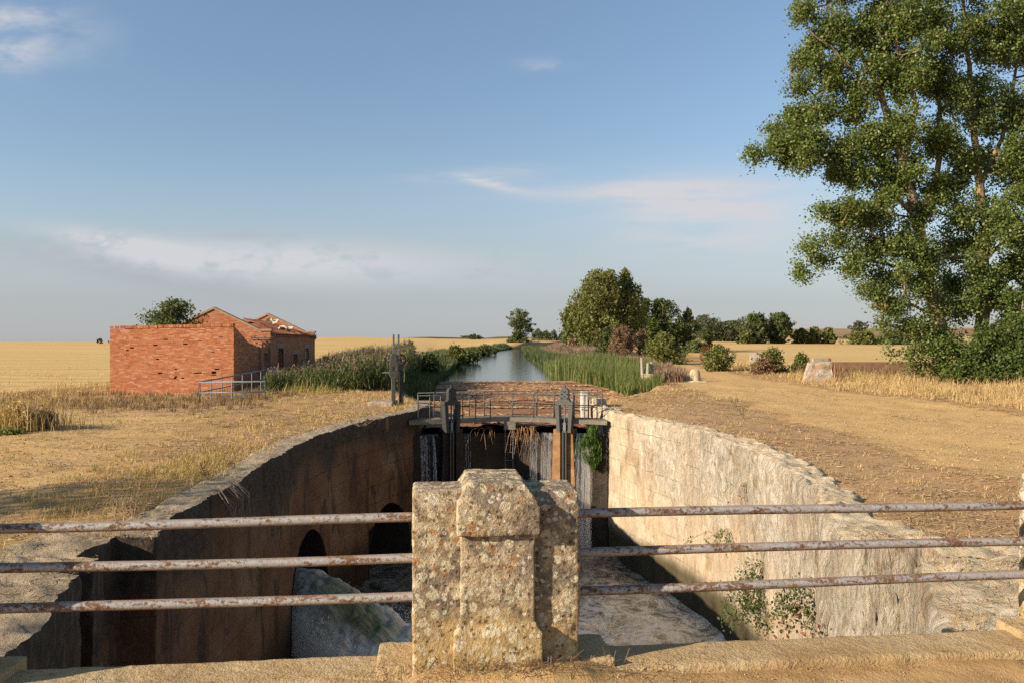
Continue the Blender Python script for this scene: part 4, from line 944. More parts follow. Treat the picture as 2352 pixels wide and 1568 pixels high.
for a in (0.4, 1.45, 2.5): mb.tube([M @ (c0+Vector((0.2*math.cos(a), 0, 0.2*math.sin(a)))), M @ (c0-Vector((0.2*math.cos(a), 0, 0.2*math.sin(a))))], 0.017, 6)
mb.build('hand_wheel', M_STEELD, rh, smooth=True)
mb = MB(); ring = [M @ Vector((-0.27-0.05*math.cos(a), 0.05, 0.88+0.22*math.sin(a))) for a in np.linspace(-1.5, 1.5, 12)]; mb.tube(ring, 0.02, 6); mb.build('pinion_wheel', M_STEEL, rh, smooth=True)
for bx, by, zt in ((-0.09, 0.0, 1.90), (0.09, 0.02, 1.90)):
    mb = MB(); mb.box(bx-0.04, bx+0.02, by-0.03, by+0.03, 0.75, zt, M)
    for i in range(26): mb.box(bx+0.018, bx+0.034, by-0.025, by+0.025, 1.15+i*0.028, 1.163+i*0.028, M)
    mb.build('rack_bar', M_GALV, rh)
# white stones by the railing end
for (X, Y, z0, h, wd, lab) in ((2.55, 28.9, -0.95, 0.85, 0.26, 'upright whitish stone post behind the footbridge railing'), (3.15, 29.6, -0.8, 0.42, 0.5, 'rounded white stone behind the right end of the footbridge')):
    b = MB(); b.box(X-wd/2, X+wd/2, Y-0.2, Y+0.2, z0-0.3, z0+h)
    tag(stone('stone_post' if h > 0.6 else 'white_stone', b, 0.035, M_WHITE if h > 0.6 else M_COP_R, amp=0.05, scale=4, loc=(X, Y, z0)), lab, 'stone')

# ---------------------------------------------------------------- bridge in front: parapet, pipes, road
PA = math.atan(0.108)
def PM(u, v=0.0): return frame((u*math.cos(PA)-v*math.sin(PA), 4.58+u*math.sin(PA)+v*math.cos(PA), 0), PA)
MP = PM(0)
br_ = thing('stone_bridge', (0, 3.0, -0.3), 'stone road bridge below the dirt road at the front', 'bridge')
M_KERB = mat('kerb_stone', m_coping((0.38, 0.245, 0.115), (0.48, 0.335, 0.17), (0.57, 0.44, 0.26)))
kb = MB(); kb.box(-6.5, 6.5, -0.24, 0.10, -0.55, -0.10, MP)
stone('kerb', kb, 0.022, M_KERB, br_, amp=0.007, scale=7, chip=0.010)
sb = MB(); sb.box(-6.5, 6.5, -8.4, -0.26, -0.9, -0.32, MP); sb.build('deck_slab', M_CONC, br_)
gx = np.linspace(-7.5, 7.5, 380)[:, None]; gv = np.concatenate([np.linspace(-9, -1.2, 30), np.linspace(-1.15, -0.19, 70)])[None, :]
xw = gx*math.cos(PA)-gv*math.sin(PA); yw = 4.58+gx*math.sin(PA)+gv*math.cos(PA)
q = np.stack([xw, yw, 0*xw], -1).reshape(-1, 3)
zr = -0.135-0.035*sm(gx, 0.3, 1.6)+0.018*fbm(q*1.2, 3).reshape(xw.shape)+0.012*fbm(q*7, 4).reshape(xw.shape)
zr = zr+0.05*sm(gv, -0.5, -0.24)*(0.5+fbm(q*3.2+6, 3).reshape(xw.shape))+0.05*np.exp(-((gx+0.1)/0.55)**4)*sm(gv, -0.50, -0.28)*(0.8+0.8*fbm(q*5+2, 3).reshape(xw.shape))
idx = np.arange(zr.size).reshape(zr.shape)
tag(np_mesh('road', np.stack([xw, yw, zr], -1).reshape(-1, 3), np.stack([idx[:-1, :-1], idx[1:, :-1], idx[1:, 1:], idx[:-1, 1:]], -1).reshape(-1, 4), M_DIRT, smooth=True), kind='structure')

def pillar(u, label, hi):
    Mx = PM(u); vx = 0.0105 if hi else 0.02
    t = thing('parapet_pillar', Mx @ Vector((0, 0, -0.1)), label, 'stone pillar', 'stone pillars of the bridge parapet')
    b = MB(); b.box(-0.645, 0.645, -0.20, 0.175, -0.30, -0.058, Mx); stone('foot_slab', b, 0.02, M_KERB, t, amp=0.010, scale=6, chip=0.01)
    b = MB(); prof = [(-0.225, -0.2), (0.225, -0.2), (0.225, 0.79), (0.17, 0.85), (-0.16, 0.85), (-0.225, 0.775)]
    vs = [Mx @ Vector((sx, y, z)) for sx in (-0.4475, 0.4475) for (y, z) in prof]; n = len(prof)
    b.put(vs, [tuple(range(n))[::-1], tuple(range(n, 2*n))]+[(i, (i+1) % n, (i+1) % n+n, i+n) for i in range(n)])
    stone('body', b, vx, M_LICHEN, t, amp=0.011, scale=6, pits=0.006, chip=0.016, smooth_it=1, seed=u)
    b = MB(); b.box(-0.198, 0.198, -0.268, -0.10, 0.10, 0.66, Mx); stone('pilaster', b, vx, M_LICHEN, t, amp=0.006, scale=6, pits=0.004, smooth_it=0, seed=u+2)
    b = MB()
    a0, a1, z0, z1, z2 = 0.218, 0.150, 0.635, 0.795, 0.905
    y0, y1, yi0, yi1 = -0.30, 0.29, -0.235, 0.235
    vs = [(-a0, y0, z0), (a0, y0, z0), (a0, y1, z0), (-a0, y1, z0), (-a0, y0, z1), (a0, y0, z1), (a0, y1, z1), (-a0, y1, z1), (-a1, yi0, z2), (a1, yi0, z2), (a1, yi1, z2), (-a1, yi1, z2)]
    vs = [Mx @ Vector(v) for v in vs]
    b.put(vs, [(3, 2, 1, 0), (8, 9, 10, 11)]+[(i, (i+1) % 4, (i+1) % 4+4, i+4) for i in range(4)]+[(i+4, (i+1) % 4+4, (i+1) % 4+8, i+8) for i in range(4)])
    stone('cap', b, vx, M_LICHEN, t, amp=0.010, scale=6, pits=0.006, chip=0.014, smooth_it=2, seed=u+4)
    b = MB(); b.box(-0.234, 0.234, -0.30, -0.10, -0.15, 0.128, Mx); b.box(-0.218, 0.218, -0.288, -0.10, 0.10, 0.150, Mx); b.box(-0.205, 0.205, -0.276, -0.10, 0.14, 0.172, Mx)
    stone('plinth', b, vx*0.85, M_LICHEN, t, amp=0.006, scale=6, pits=0.004, smooth_it=0, seed=u+6)
pillar(-0.102, 'lichen covered stone pillar with chamfered cap in the middle of the bridge parapet', True)
pillar(3.66, 'stone parapet pillar cut by the right edge of the picture', False)
pillar(-3.28, 'stone parapet pillar just beyond the left edge, only its foot slab showing', False)
def pipes(u0, u1, label):
    t = thing('pipe_railing', PM((u0+u1)/2) @ Vector((0, 0, -0.1)), label, 'railing', 'rusty pipe railings of the bridge')
    for z in (0.677, 0.460, 0.250):
        mb = MB(); k = 60; ph = random.random()*6
        pts = [MP @ Vector((u0+(u1-u0)*i/k, 0.004*math.sin(ph+i*0.11), z+0.006*math.sin(ph*2+i*0.07))) for i in range(k+1)]
        mb.tube(pts, 0.0265, 16); mb.build('rail', M_RUST, t, smooth=True)
pipes(-3.0, -0.45, 'three rusty flaking pipe rails left of the middle pillar')
pipes(0.25, 3.35, 'three rusty flaking pipe rails right of the middle pillar')
# ---------------------------------------------------------------- brick building
BW, BH, BT = 0.26, 0.066, 0.008
def bricks(name, o, u, keep, u1, z0, z1, parent, nrm, miss=0.0, holes=(), seed=1, m=M_BRICK, label=None, amp=0.004, back=None, thick=0.30):
    """real bricks laid course by course on a mortar slab; o = origin, u = unit vector along the wall, nrm = outward normal"""
    r = np.random.default_rng(seed); o = np.array(o, float); u = np.array(u, float); nn = np.array(nrm, float); up = np.array((0, 0, 1.0))
    rows = int((z1-z0)/BH); L = []; f = np.array([(0, 1, 2, 3), (0, 4, 5, 1), (1, 5, 6, 2), (2, 6, 7, 3), (3, 7, 4, 0)])
    Vs = []
    for k in range(rows):
        z = z0+k*BH; a = -r.random()*BW; bl_ = 0.0
        while True:
            a += bl_; bl_ = BW*(0.5 if r.random() < 0.3 else 1.0)*r.uniform(0.94, 1.06)
            if a > u1: break
            a0 = max(a+BT*0.5, 0.0); b0 = min(a+bl_-BT*0.5, u1)
            if b0-a0 < 0.03: continue
            c = ((a0+b0)/2, z+BH/2)
            if not keep(*c): continue
            hole = r.random() < miss or any((abs(c[0]-hx) < hw) and (abs(c[1]-hz) < hh) for hx, hz, hw, hh in holes)
            d = 0.002+r.normal()*0.0012
            if hole: continue
            if r.random() < 0.01: d -= 0.02
            zz0, zz1 = z+BT*0.5, z+BH-BT*0.3
            base = [(a0, zz0), (b0, zz0), (b0, zz1), (a0, zz1)]
            Vs.append([o+u*x+up*zv+nn*d for x, zv in base]+[o+u*x+up*zv-nn*0.10 for x, zv in base])
    V = np.array(Vs).reshape(-1, 3); n = len(Vs)
    Fc = (f[None]+np.arange(n)[:, None, None]*8).reshape(-1, 4)
    ob = np_mesh(name, V, Fc, m, parent)
    if label: ob['label'] = label
    return ob
def slab(name, poly, o, u, nrm, m, parent, d0=-0.001, d1=-0.30):
    """solid wall core (mortar) with outline poly in (u, z)"""
    mb = MB(); o = Vector(o); u = Vector(u); nn = Vector(nrm); n = len(poly)
    vs = [o+u*p[0]+Vector((0, 0, p[1]))+nn*d0 for p in poly]+[o+u*p[0]+Vector((0, 0, p[1]))+nn*d1 for p in poly]
    mb.put(vs, [tuple(range(n)), tuple(range(2*n-1, n-1, -1))]+[(i, i+n, (i+1) % n+n, (i+1) % n) for i in range(n)])
    return mb.build(name, m, parent)
HX, HY0, HY1, GZ = -14.75, 50.0, 61.0, -1.35
yw_ = thing('walled_yard', (-17.6, 43, -1.1), 'roofless red brick yard with missing bricks in front of the ruined house', 'brick yard')
holes = [(hx, hz, 0.13, 0.036) for hx, hz in ((0.5, 1.35), (0.95, 1.18), (1.15, 1.30), (2.4, 1.45), (2.45, 0.75), (3.4, -0.20), (3.75, -0.26), (3.42, 0.18), (2.95, 1.75), (3.95, 1.52), (4.65, -0.0), (4.5, 0.0), (5.45, 0.06), (5.46, -0.1), (5.6, 0.22), (5.85, 1.88), (4.75, 1.68), (2.65, -0.02), (3.38, -0.28), (5.4, 1.1))]
holes += [(3.42, -0.24, 0.14, 0.08), (5.44, 0.04, 0.12, 0.09)]
yl = 6.5
wallh = 2.30
ob = bricks('front_wall', (-21.1, 43, 0), (1, 0, 0), lambda a, z: z < wallh-0.0+0.02*a, yl, GZ, wallh+0.15, yw_, (0, -1, 0), 0.003, holes, 11, amp=0.006)
slab('mortar', [(0.02, GZ), (yl-0.02, GZ), (yl-0.02, wallh+0.08), (0.02, wallh-0.03)], (-21.1, 43.10, 0), (1, 0, 0), (0, -1, 0), M_BRICKDARK, ob, d0=-0.0, d1=-0.22)  # dark backing, not mortar: paints shade into the gaps of missing bricks
mj = slab('mortar', [(0.02, GZ), (yl-0.02, GZ), (yl-0.02, wallh+0.06), (0.02, wallh-0.05)], (-21.1, 43.0, 0), (1, 0, 0), (0, -1, 0), M_MORTAR, ob, d0=-0.010, d1=-0.05)
# knock the missing bricks through the mortar face: rebuild the mortar as a sheet with the same gaps left open
bpy.data.objects.remove(mj)
def mortar_sheet(parent, x0, x1, z0, z1f, y, holes):
    xs = np.arange(x0, x1+0.001, 0.06); zs = np.arange(z0, wallh+0.15, BH/2); V, Fc = [], []
    for i in range(len(xs)-1):
        for k in range(len(zs)-1):
            cx, cz = (xs[i]+xs[i+1])/2-x0, (zs[k]+zs[k+1])/2
            if cz > z1f(cx): continue
            if any(abs(cx-h[0]) < h[2] and abs(cz-h[1]) < h[3]*1.15 for h in holes): continue
            b = len(V); V += [(xs[i], y, zs[k]), (xs[i+1], y, zs[k]), (xs[i+1], y, zs[k+1]), (xs[i], y, zs[k+1])]; Fc.append((b, b+1, b+2, b+3))
    return np_mesh('mortar', V, Fc, M_MORTAR, parent)
mortar_sheet(ob, -21.1, -21.1+yl, GZ, lambda a: wallh-0.04+0.02*a, 43.002, holes)
# soldier course on top
mb = MB(); k = 0; r_ = random.Random(4)
for i in range(int(yl/0.078)):
    a = -21.1+i*0.078; zt = wallh+0.02*(i*0.078); j = r_.uniform(-0.012, 0.012)
    mb.box(a+0.005, a+0.071, 42.965+j, 43.28, zt+0.0, zt+0.155+j)
mb.build('coping_course', M_BRICK, yw_)
sidep = [(0, GZ), (2.9, GZ), (2.9, 1.38), (0.25, 2.36), (0, 2.43)]
def inpoly(poly):
    P = np.array(poly)
    def f(a, z):
        c = False; j = len(P)-1
        for i in range(len(P)):
            if (P[i, 1] > z) != (P[j, 1] > z) and a < (P[j, 0]-P[i, 0])*(z-P[i, 1])/(P[j, 1]-P[i, 1])+P[i, 0]: c = not c
            j = i
        return c
    return f
ob = bricks('side_wall', (-14.6, 43.02, 0), (0, 1, 0), inpoly(sidep), 2.9, GZ, 2.45, yw_, (1, 0, 0), 0.004, (), 12)
slab('mortar', sidep, (-14.6, 43.02, 0), (0, 1, 0), (1, 0, 0), M_MORTAR, ob, -0.001, -0.25)
p2 = [(2.95, GZ), (4.75, GZ), (4.75, 0.95), (6.1, 0.95), (6.1, GZ), (6.9, GZ), (6.9, 1.34), (2.95, 1.34)]
ob = bricks('porch_wall', (-14.62, 43.02, 0), (0, 1, 0), inpoly(p2), 6.95, GZ, 1.36, yw_, (1, 0, 0), 0.004, (), 13)
slab('mortar', p2, (-14.62, 43.02, 0), (0, 1, 0), (1, 0, 0), M_MORTAR, ob, -0.001, -0.25)
for a in (4.35, 6.15):
    mb = MB(); mb.box(-14.62, -14.48, 43.02+a, 43.02+a+0.38, GZ, 1.50); mb.box(-14.68, -14.44, 43.0+a-0.03, 43.0+a+0.45, 1.50, 1.62); mb.build('pilaster', M_MORTAR, yw_)
mb = MB(); mb.box(-21.1, -20.85, 43.3, 50, GZ, 2.2); mb.build('rear_side_wall', M_MORTAR, yw_)

hs = thing('brick_house', (-18.2, 55, -1.1), 'ruined red brick house with broken tile roof and gables', 'house')
hw = 6.9; x0h = HX-hw; ridge = 3.62; eave = 2.28
gp = [(0, GZ), (hw, GZ), (hw, eave), (hw-0.62, eave), (hw/2+0.15, ridge-0.06), (hw/2-0.15, ridge-0.06), (0.62, eave), (0, eave)]
for yy, nm, sgn in ((HY0, 'front_gable', -1), (HY1, 'rear_gable', -1)):
    ob = bricks(nm, (x0h, yy, 0), (1, 0, 0), inpoly(gp), hw, GZ, ridge, hs, (0, sgn, 0), 0.002, [(hw/2, 3.32, 0.22, 0.10)], 14+int(yy))
    slab('mortar', gp, (x0h, yy, 0), (1, 0, 0), (0, sgn, 0), M_MORTAR, ob, -0.001, -0.30)
    cp = MB(); pts = [(-0.08, eave), (0.66, eave), (hw/2-0.2, ridge-0.10), (hw/2, ridge+0.0), (hw/2+0.2, ridge-0.10), (hw-0.66, eave), (hw+0.08, eave)]
    up_ = [(a, z+0.13) for a, z in pts]
    cp.prism([(x0h+a, z) for a, z in pts]+[(x0h+a, z) for a, z in up_[::-1]], yy-0.07, yy+0.38, Matrix.Identity(4))
    cp.build('gable_coping', M_COP_L if False else mat('coping_brick_%s' % nm, m_simple((0.26, 0.15, 0.085), (0.40, 0.27, 0.17), 5, 0.9)), hs)
    mb = MB(); mb.box(HX-1.15, HX+0.12, yy-0.10, yy+0.40, eave-0.42, eave-0.30); mb.box(HX-1.1, HX+0.06, yy-0.06, yy+0.36, eave-0.52, eave-0.42); mb.build('cornice', M_MORTAR, hs)
# long side wall with openings
ops = [(1.55, 2.85, GZ, 1.24), (5.1, 6.35, 0.0, 0.80), (8.35, 9.4, 0.10, 1.18)]
def kside(a, z): return not any(q[0] < a < q[1] and q[2] < z < q[3] for q in ops)
Lh = HY1-HY0
ob = bricks('side_wall', (HX, HY0, 0), (0, 1, 0), kside, Lh, GZ, 1.95, hs, (1, 0, 0), 0.002, (), 15)
mb = MB()
def wbox(y0, y1, z0, z1): mb.box(HX-0.30, HX-0.001, HY0+y0, HY0+y1, z0, z1)
wbox(0, 1.55, GZ, 1.95); wbox(1.55, 2.85, 1.24, 1.95); wbox(2.85, 5.1, GZ, 1.95); wbox(5.1, 6.35, GZ, 0); wbox(5.1, 6.35, 0.8, 1.95); wbox(6.35, 8.35, GZ, 1.95); wbox(8.35, 9.4, GZ, 0.1); wbox(8.35, 9.4, 1.18, 1.95); wbox(9.4, Lh, GZ, 1.95)
mb.build('mortar', M_MORTAR, ob)
mb = MB(); mb.box(HX-0.3, HX+0.10, HY0+0.3, HY1+0.05, 1.95, 2.05); mb.box(HX-0.3, HX+0.18, HY0+0.3, HY1+0.08, 2.05, 2.14); mb.build('eaves_cornice', M_MORTAR, hs)
for i, (a, b, z0, z1) in enumerate(ops):
    fr = MB()
    fr.box(HX-0.06, HX+0.035, HY0+a-0.30, HY0+b+0.30, z1, z1+0.10); fr.box(HX-0.06, HX+0.05, HY0+a-0.24, HY0+b+0.24, z1+0.10, z1+0.26)
    fr.box(HX-0.06, HX+0.03, HY0+a-0.16, HY0+a, max(z0, -1.1), z1); fr.box(HX-0.06, HX+0.03, HY0+b, HY0+b+0.16, max(z0, -1.1), z1)
    f_ = fr.build('door_surround' if i == 0 else 'window_surround', mat('surround_%d' % i, m_simple((0.25, 0.16, 0.11), (0.36, 0.25, 0.18), 4, 0.9)), hs)
    if i == 2:
        s_ = MB(); s_.box(HX-0.12, HX-0.06, HY0+a+0.05, HY0+a+0.14, z0, z1); s_.box(HX-0.12, HX-0.06, HY0+a+0.5, HY0+a+0.58, z0, z1-0.2); s_.build('window_frame', M_WHITE, f_)
    if i:
        s_ = MB(); s_.box(HX-0.1, HX+0.09, HY0+a-0.15, HY0+b+0.15, z0-0.08, z0); s_.build('window_sill', M_CREAM, f_)
mb = MB(); mb.box(x0h, x0h+0.3, HY0+0.3, HY1, GZ, 0.9); mb.build('back_wall', M_MORTAR, hs)
# inner floor shade is left open: half-fallen roof of barrel tiles on both slopes
def roof(side, name, seed):
    r = np.random.default_rng(seed); Vs, Fs = [], []; xr = HX-hw/2; slope_w = hw/2+0.22
    nrow = int((Lh-0.4)/0.21); ncol = int(slope_w/0.36)
    zs = lambda d: ridge-0.52-d*(ridge-0.52-(eave-0.20))/(hw/2)
    for i in range(nrow):
        yc = HY0+0.38+0.105+i*0.21
        for j in range(ncol+1):
            d0 = j*0.36; d1 = min(d0+0.44, slope_w)
            nz = vnoise(np.array([[yc*0.55, d0*0.8, seed]]))[0]
            if (nz > 0.42 and r.random() < 0.85) or r.random() < 0.03: continue
            k = 6; an = np.linspace(0, math.pi, k); jy = r.normal()*0.012; jz = r.normal()*0.012+(0.10*vnoise(np.array([[yc*0.4, d0*0.5, 9+seed]]))[0]); tl = r.normal()*0.03
            ring = []
            for dd, rr in ((d0, 0.105), (d1, 0.085)):
                for a in an: ring.append((xr+side*dd, yc+jy+rr*math.cos(a)+(tl if dd == d1 else 0), zs(dd)+jz*0.8+rr*0.75*math.sin(a)))
            b = len(Vs); Vs += ring; Fs += [(b+q, b+q+1, b+k+q+1, b+k+q) for q in range(k-1)]
    return np_mesh(name, Vs, Fs, M_TILE, hs)
roof(1, 'roof', 21); rl = roof(-1, 'roof', 22)
mb = MB()
zs = lambda d: ridge-0.62-d*(ridge-0.62-(eave-0.30))/(hw/2)
for sd in (1, -1):
    xr = HX-hw/2
    mb.put([(xr, HY0+0.3, zs(0)), (xr+sd*(hw/2), HY0+0.3, zs(hw/2)), (xr+sd*(hw/2), HY1-0.0, zs(hw/2)), (xr, HY1-0.0, zs(0))], [(0, 1, 2, 3)])
mb.build('roof_boards', M_BRICKDARK, hs)
# broken pale plaster pieces lying on the roof
for k, (X, Y, Z, s_, lab) in enumerate(((-17.35, 59.3, 3.0, 0.30, 'larger pale lump of broken plaster up on the house roof near the rear gable'), (-15.75, 57.2, 2.5, 0.30, 'pale broken plaster slab low on the house roof, nearer the eaves'))):
    b = MB()
    for q in range(5):
        M = frame((X+random.uniform(-.35, .35), Y+random.uniform(-.4, .4), Z+0.03*q), random.uniform(-0.8, 0.8)) @ Matrix.Rotation(random.uniform(-0.9, 0.9), 4, 'Y') @ Matrix.Rotation(random.uniform(-0.7, 0.7), 4, 'X')
        b.box(-0.22, 0.2, -0.2, 0.18, -0.03, 0.03, M, 0.05)
    tag(b.build('plaster_rubble', M_WHITE, loc=(X, Y, Z)), lab, 'rubble', 'plaster rubble on the roof')

# ---------------------------------------------------------------- concrete ramp with pipe railings
rp = thing('ramp', (-12.2, 36.5, -0.98), 'low concrete ramp with grey pipe railings in front of the brick yard', 'ramp')
A0, A1, B1, B0 = Vector((-13.25, 34.6, -0.97)), Vector((-11.9, 41.8, -0.62)), Vector((-10.55, 41.2, -0.62)), Vector((-12.35, 34.55, -0.97))
mb = MB(); dz = Vector((0, 0, -0.5))
vs = [A0, B0, B1, A1]; lo = [Vector((v.x, v.y, -1.4)) for v in vs]
mb.put(vs+lo, [(0, 1, 2, 3), (0, 4, 5, 1), (1, 5, 6, 2), (2, 6, 7, 3), (3, 7, 4, 0)]); mb.build('slab', M_CONC, rp)
def prail(p0, p1, n, h, hm, parent):
    p0, p1 = Vector(p0), Vector(p1); up = Vector((0, 0, 1)); mb = MB()
    mb.tube([p0, p0+up*h, p1+up*h, p1], 0.032, 6); mb.tube([p0+up*hm, p1+up*hm], 0.026, 6)
    o = mb.build('railing', M_GALV, parent, smooth=True)
    for i in range(1, n):
        q = p0.lerp(p1, i/n); s_ = MB(); s_.tube([q-up*0.05, q+up*h], 0.028, 6); s_.build('post', M_GALV, o)
prail((-13.2, 34.65, -0.98), (-11.95, 41.8, -0.62), 8, 0.93, 0.50, rp)
prail((-13.18, 34.5, -0.98), (-10.3, 34.2, -0.92), 2, 0.92, 0.48, rp)

# ---------------------------------------------------------------- stones and small things along the right bank
b = MB(); c = at(1597, 868, 46.5); gz0 = float(gz(c[0], c[1]))
k = 20; prof = [(0.30, -0.2), (0.30, 0.45), (0.26, 0.60), (0.16, 0.70), (0.0, 0.73)]
def lathe(b, cx, cy, z0, prof, seg=20, sy=1.0):
    vs = [(cx+r_*math.cos(2*math.pi*j/seg), cy+r_*sy*math.sin(2*math.pi*j/seg), z0+z) for r_, z in prof for j in range(seg)]
    fs = [tuple(range(seg))[::-1]]+[(i*seg+j, i*seg+(j+1) % seg, (i+1)*seg+(j+1) % seg, (i+1)*seg+j) for i in range(len(prof)-1) for j in range(seg)]
    b.put(vs, fs)
lathe(b, c[0], c[1], gz0, prof, sy=0.8)
tag(stone('bollard_stone', b, 0.04, M_COP_R, amp=0.05, scale=4, loc=(c[0], c[1], gz0)), 'round topped stone bollard standing at the edge of the track', 'stone bollard')
b = MB(); b.box(c[0]-0.75, c[0]+0.6, c[1]-0.35, c[1]+0.35, gz0-0.2, gz0+0.06)
tag(stone('flat_stone', b, 0.05, M_COP_R, amp=0.06, scale=3, loc=(c[0], c[1], gz0)), 'flat pale stone at the foot of the round topped bollard', 'stone')
c = at(1487, 872, 47.5); gz0 = float(gz(c[0], c[1]))
st_ = thing('hoist_stump', (c[0], c[1], gz0), 'broken stone base with three upright grey posts beside the cattails', 'hoist remains')
b = MB(); b.box(c[0]-0.34, c[0]+0.34, c[1]-0.3, c[1]+0.3, gz0-0.2, gz0+0.42); stone('stone_base', b, 0.04, M_COP_R, st_, amp=0.09, scale=3)
for dx, dy, h, lean in ((-0.26, 0.15, 1.35, -0.05), (0.0, -0.05, 1.06, 0.03), (0.30, 0.1, 1.12, -0.04)):
    b = MB(); b.tube([(c[0]+dx, c[1]+dy, gz0+0.2), (c[0]+dx+lean, c[1]+dy, gz0+h)], [0.10, 0.085], 10); b.build('post', M_WOOD, st_)
# ruined stone trough / well head
cx, cy = 17.6, 47.0; gz0 = float(gz(cx, cy))
ru = thing('stone_ruin', (cx, cy, gz0), 'whitewashed stone ruin with two rusty edged slabs beside the track', 'stone ruin')
b = MB(); b.put([(cx-1.15, cy-0.5, gz0-.3), (cx+0.60, cy-0.62, gz0-.3), (cx+0.60, cy-0.2, gz0-.3), (cx-1.05, cy+0.2, gz0-.3), (cx-0.75, cy-0.45, gz0+1.02), (cx+0.60, cy-0.60, gz0+1.12), (cx+0.60, cy-0.2, gz0+1.12), (cx-0.6, cy+0.2, gz0+1.05)],
    [(3, 2, 1, 0), (4, 5, 6, 7), (0, 1, 5, 4), (1, 2, 6, 5), (2, 3, 7, 6), (3, 0, 4, 7)])
stone('rubble_wall', b, 0.045, mat('patchy_whitewash', lambda nt: (lambda p: princ(nt, nt.mix(nt.step(nt.noise(p, 2.6, 6, 0.7), 0.45, 0.60), nt.ramp(nt.noise(p, 9, 5, 0.7), (0.35, (0.20, 0.17, 0.135)), (0.55, (0.40, 0.35, 0.28)), (0.75, (0.56, 0.51, 0.43))), (0.30, 0.19, 0.105)), 0.9, nt.bump(nt.noise(p, 8, 5, 0.7), 0.6, 0.05)))(nt.pos())), ru, amp=0.07, scale=2.5, chip=0.05)
M_RST = mat('rusty_edge', m_simple((0.16, 0.06, 0.025), (0.27, 0.11, 0.05), 4, 0.9))
b = MB(); b.put([(cx+0.61, cy-0.66, gz0-.3), (cx+0.74, cy-0.68, gz0-.3), (cx+1.1, cy+1.2, gz0-.3), (cx+0.97, cy+1.2, gz0-.3), (cx+0.61, cy-0.66, gz0+1.12), (cx+0.72, cy-0.68, gz0+0.98), (cx+1.1, cy+1.2, gz0+0.62), (cx+0.97, cy+1.2, gz0+0.72)],
    [(3, 2, 1, 0), (4, 5, 6, 7), (0, 1, 5, 4), (1, 2, 6, 5), (2, 3, 7, 6), (3, 0, 4, 7)]); stone('side_slab', b, 0.04, M_RST, ru, amp=0.03, scale=3)
b = MB(); b.box(cx+0.1, cx+1.05, cy+1.2, cy+1.42, gz0-.3, gz0+1.28); stone('rear_slab', b, 0.04, mat('ruin_plaster', m_simple((0.22, 0.175, 0.13), (0.36, 0.30, 0.235), 3, 0.9)), ru, amp=0.04, scale=3)
b = MB(); b.box(cx+1.06, cx+1.18, cy+1.18, cy+1.44, gz0-.3, gz0+1.27); stone('rusty_edge', b, 0.04, M_RST, ru, amp=0.02, scale=3)
# long low channel wall beyond, white board behind the bush
b = MB(); b.box(21.5, 35, 57.2, 57.5, -1.2, 0.22); 
tag(b.build('channel_wall', mat('channel_stone', m_simple((0.16, 0.085, 0.05), (0.26, 0.15, 0.09), 3, 0.9)), loc=(28, 57.3, -0.6)), 'long low dark irrigation channel wall between the dry grass and the far stubble', 'low wall')
wb = thing('white_board', at(1735, 835, 60), 'small white metal board half hidden behind the dry shrub', 'board')
c = at(1736, 822, 60); b = MB(); b.box(c[0]-0.42, c[0]+0.42, c[1]-0.04, c[1]+0.04, c[2]-0.25, c[2]+0.38); b.build('panel', M_WHITE, wb)
for s_ in (-0.38, 0.38): b = MB(); b.box(c[0]+s_-0.035, c[0]+s_+0.035, c[1]+0.05, c[1]+0.12, c[2]-1.5, c[2]+0.2); b.build('leg', M_WOOD, wb)
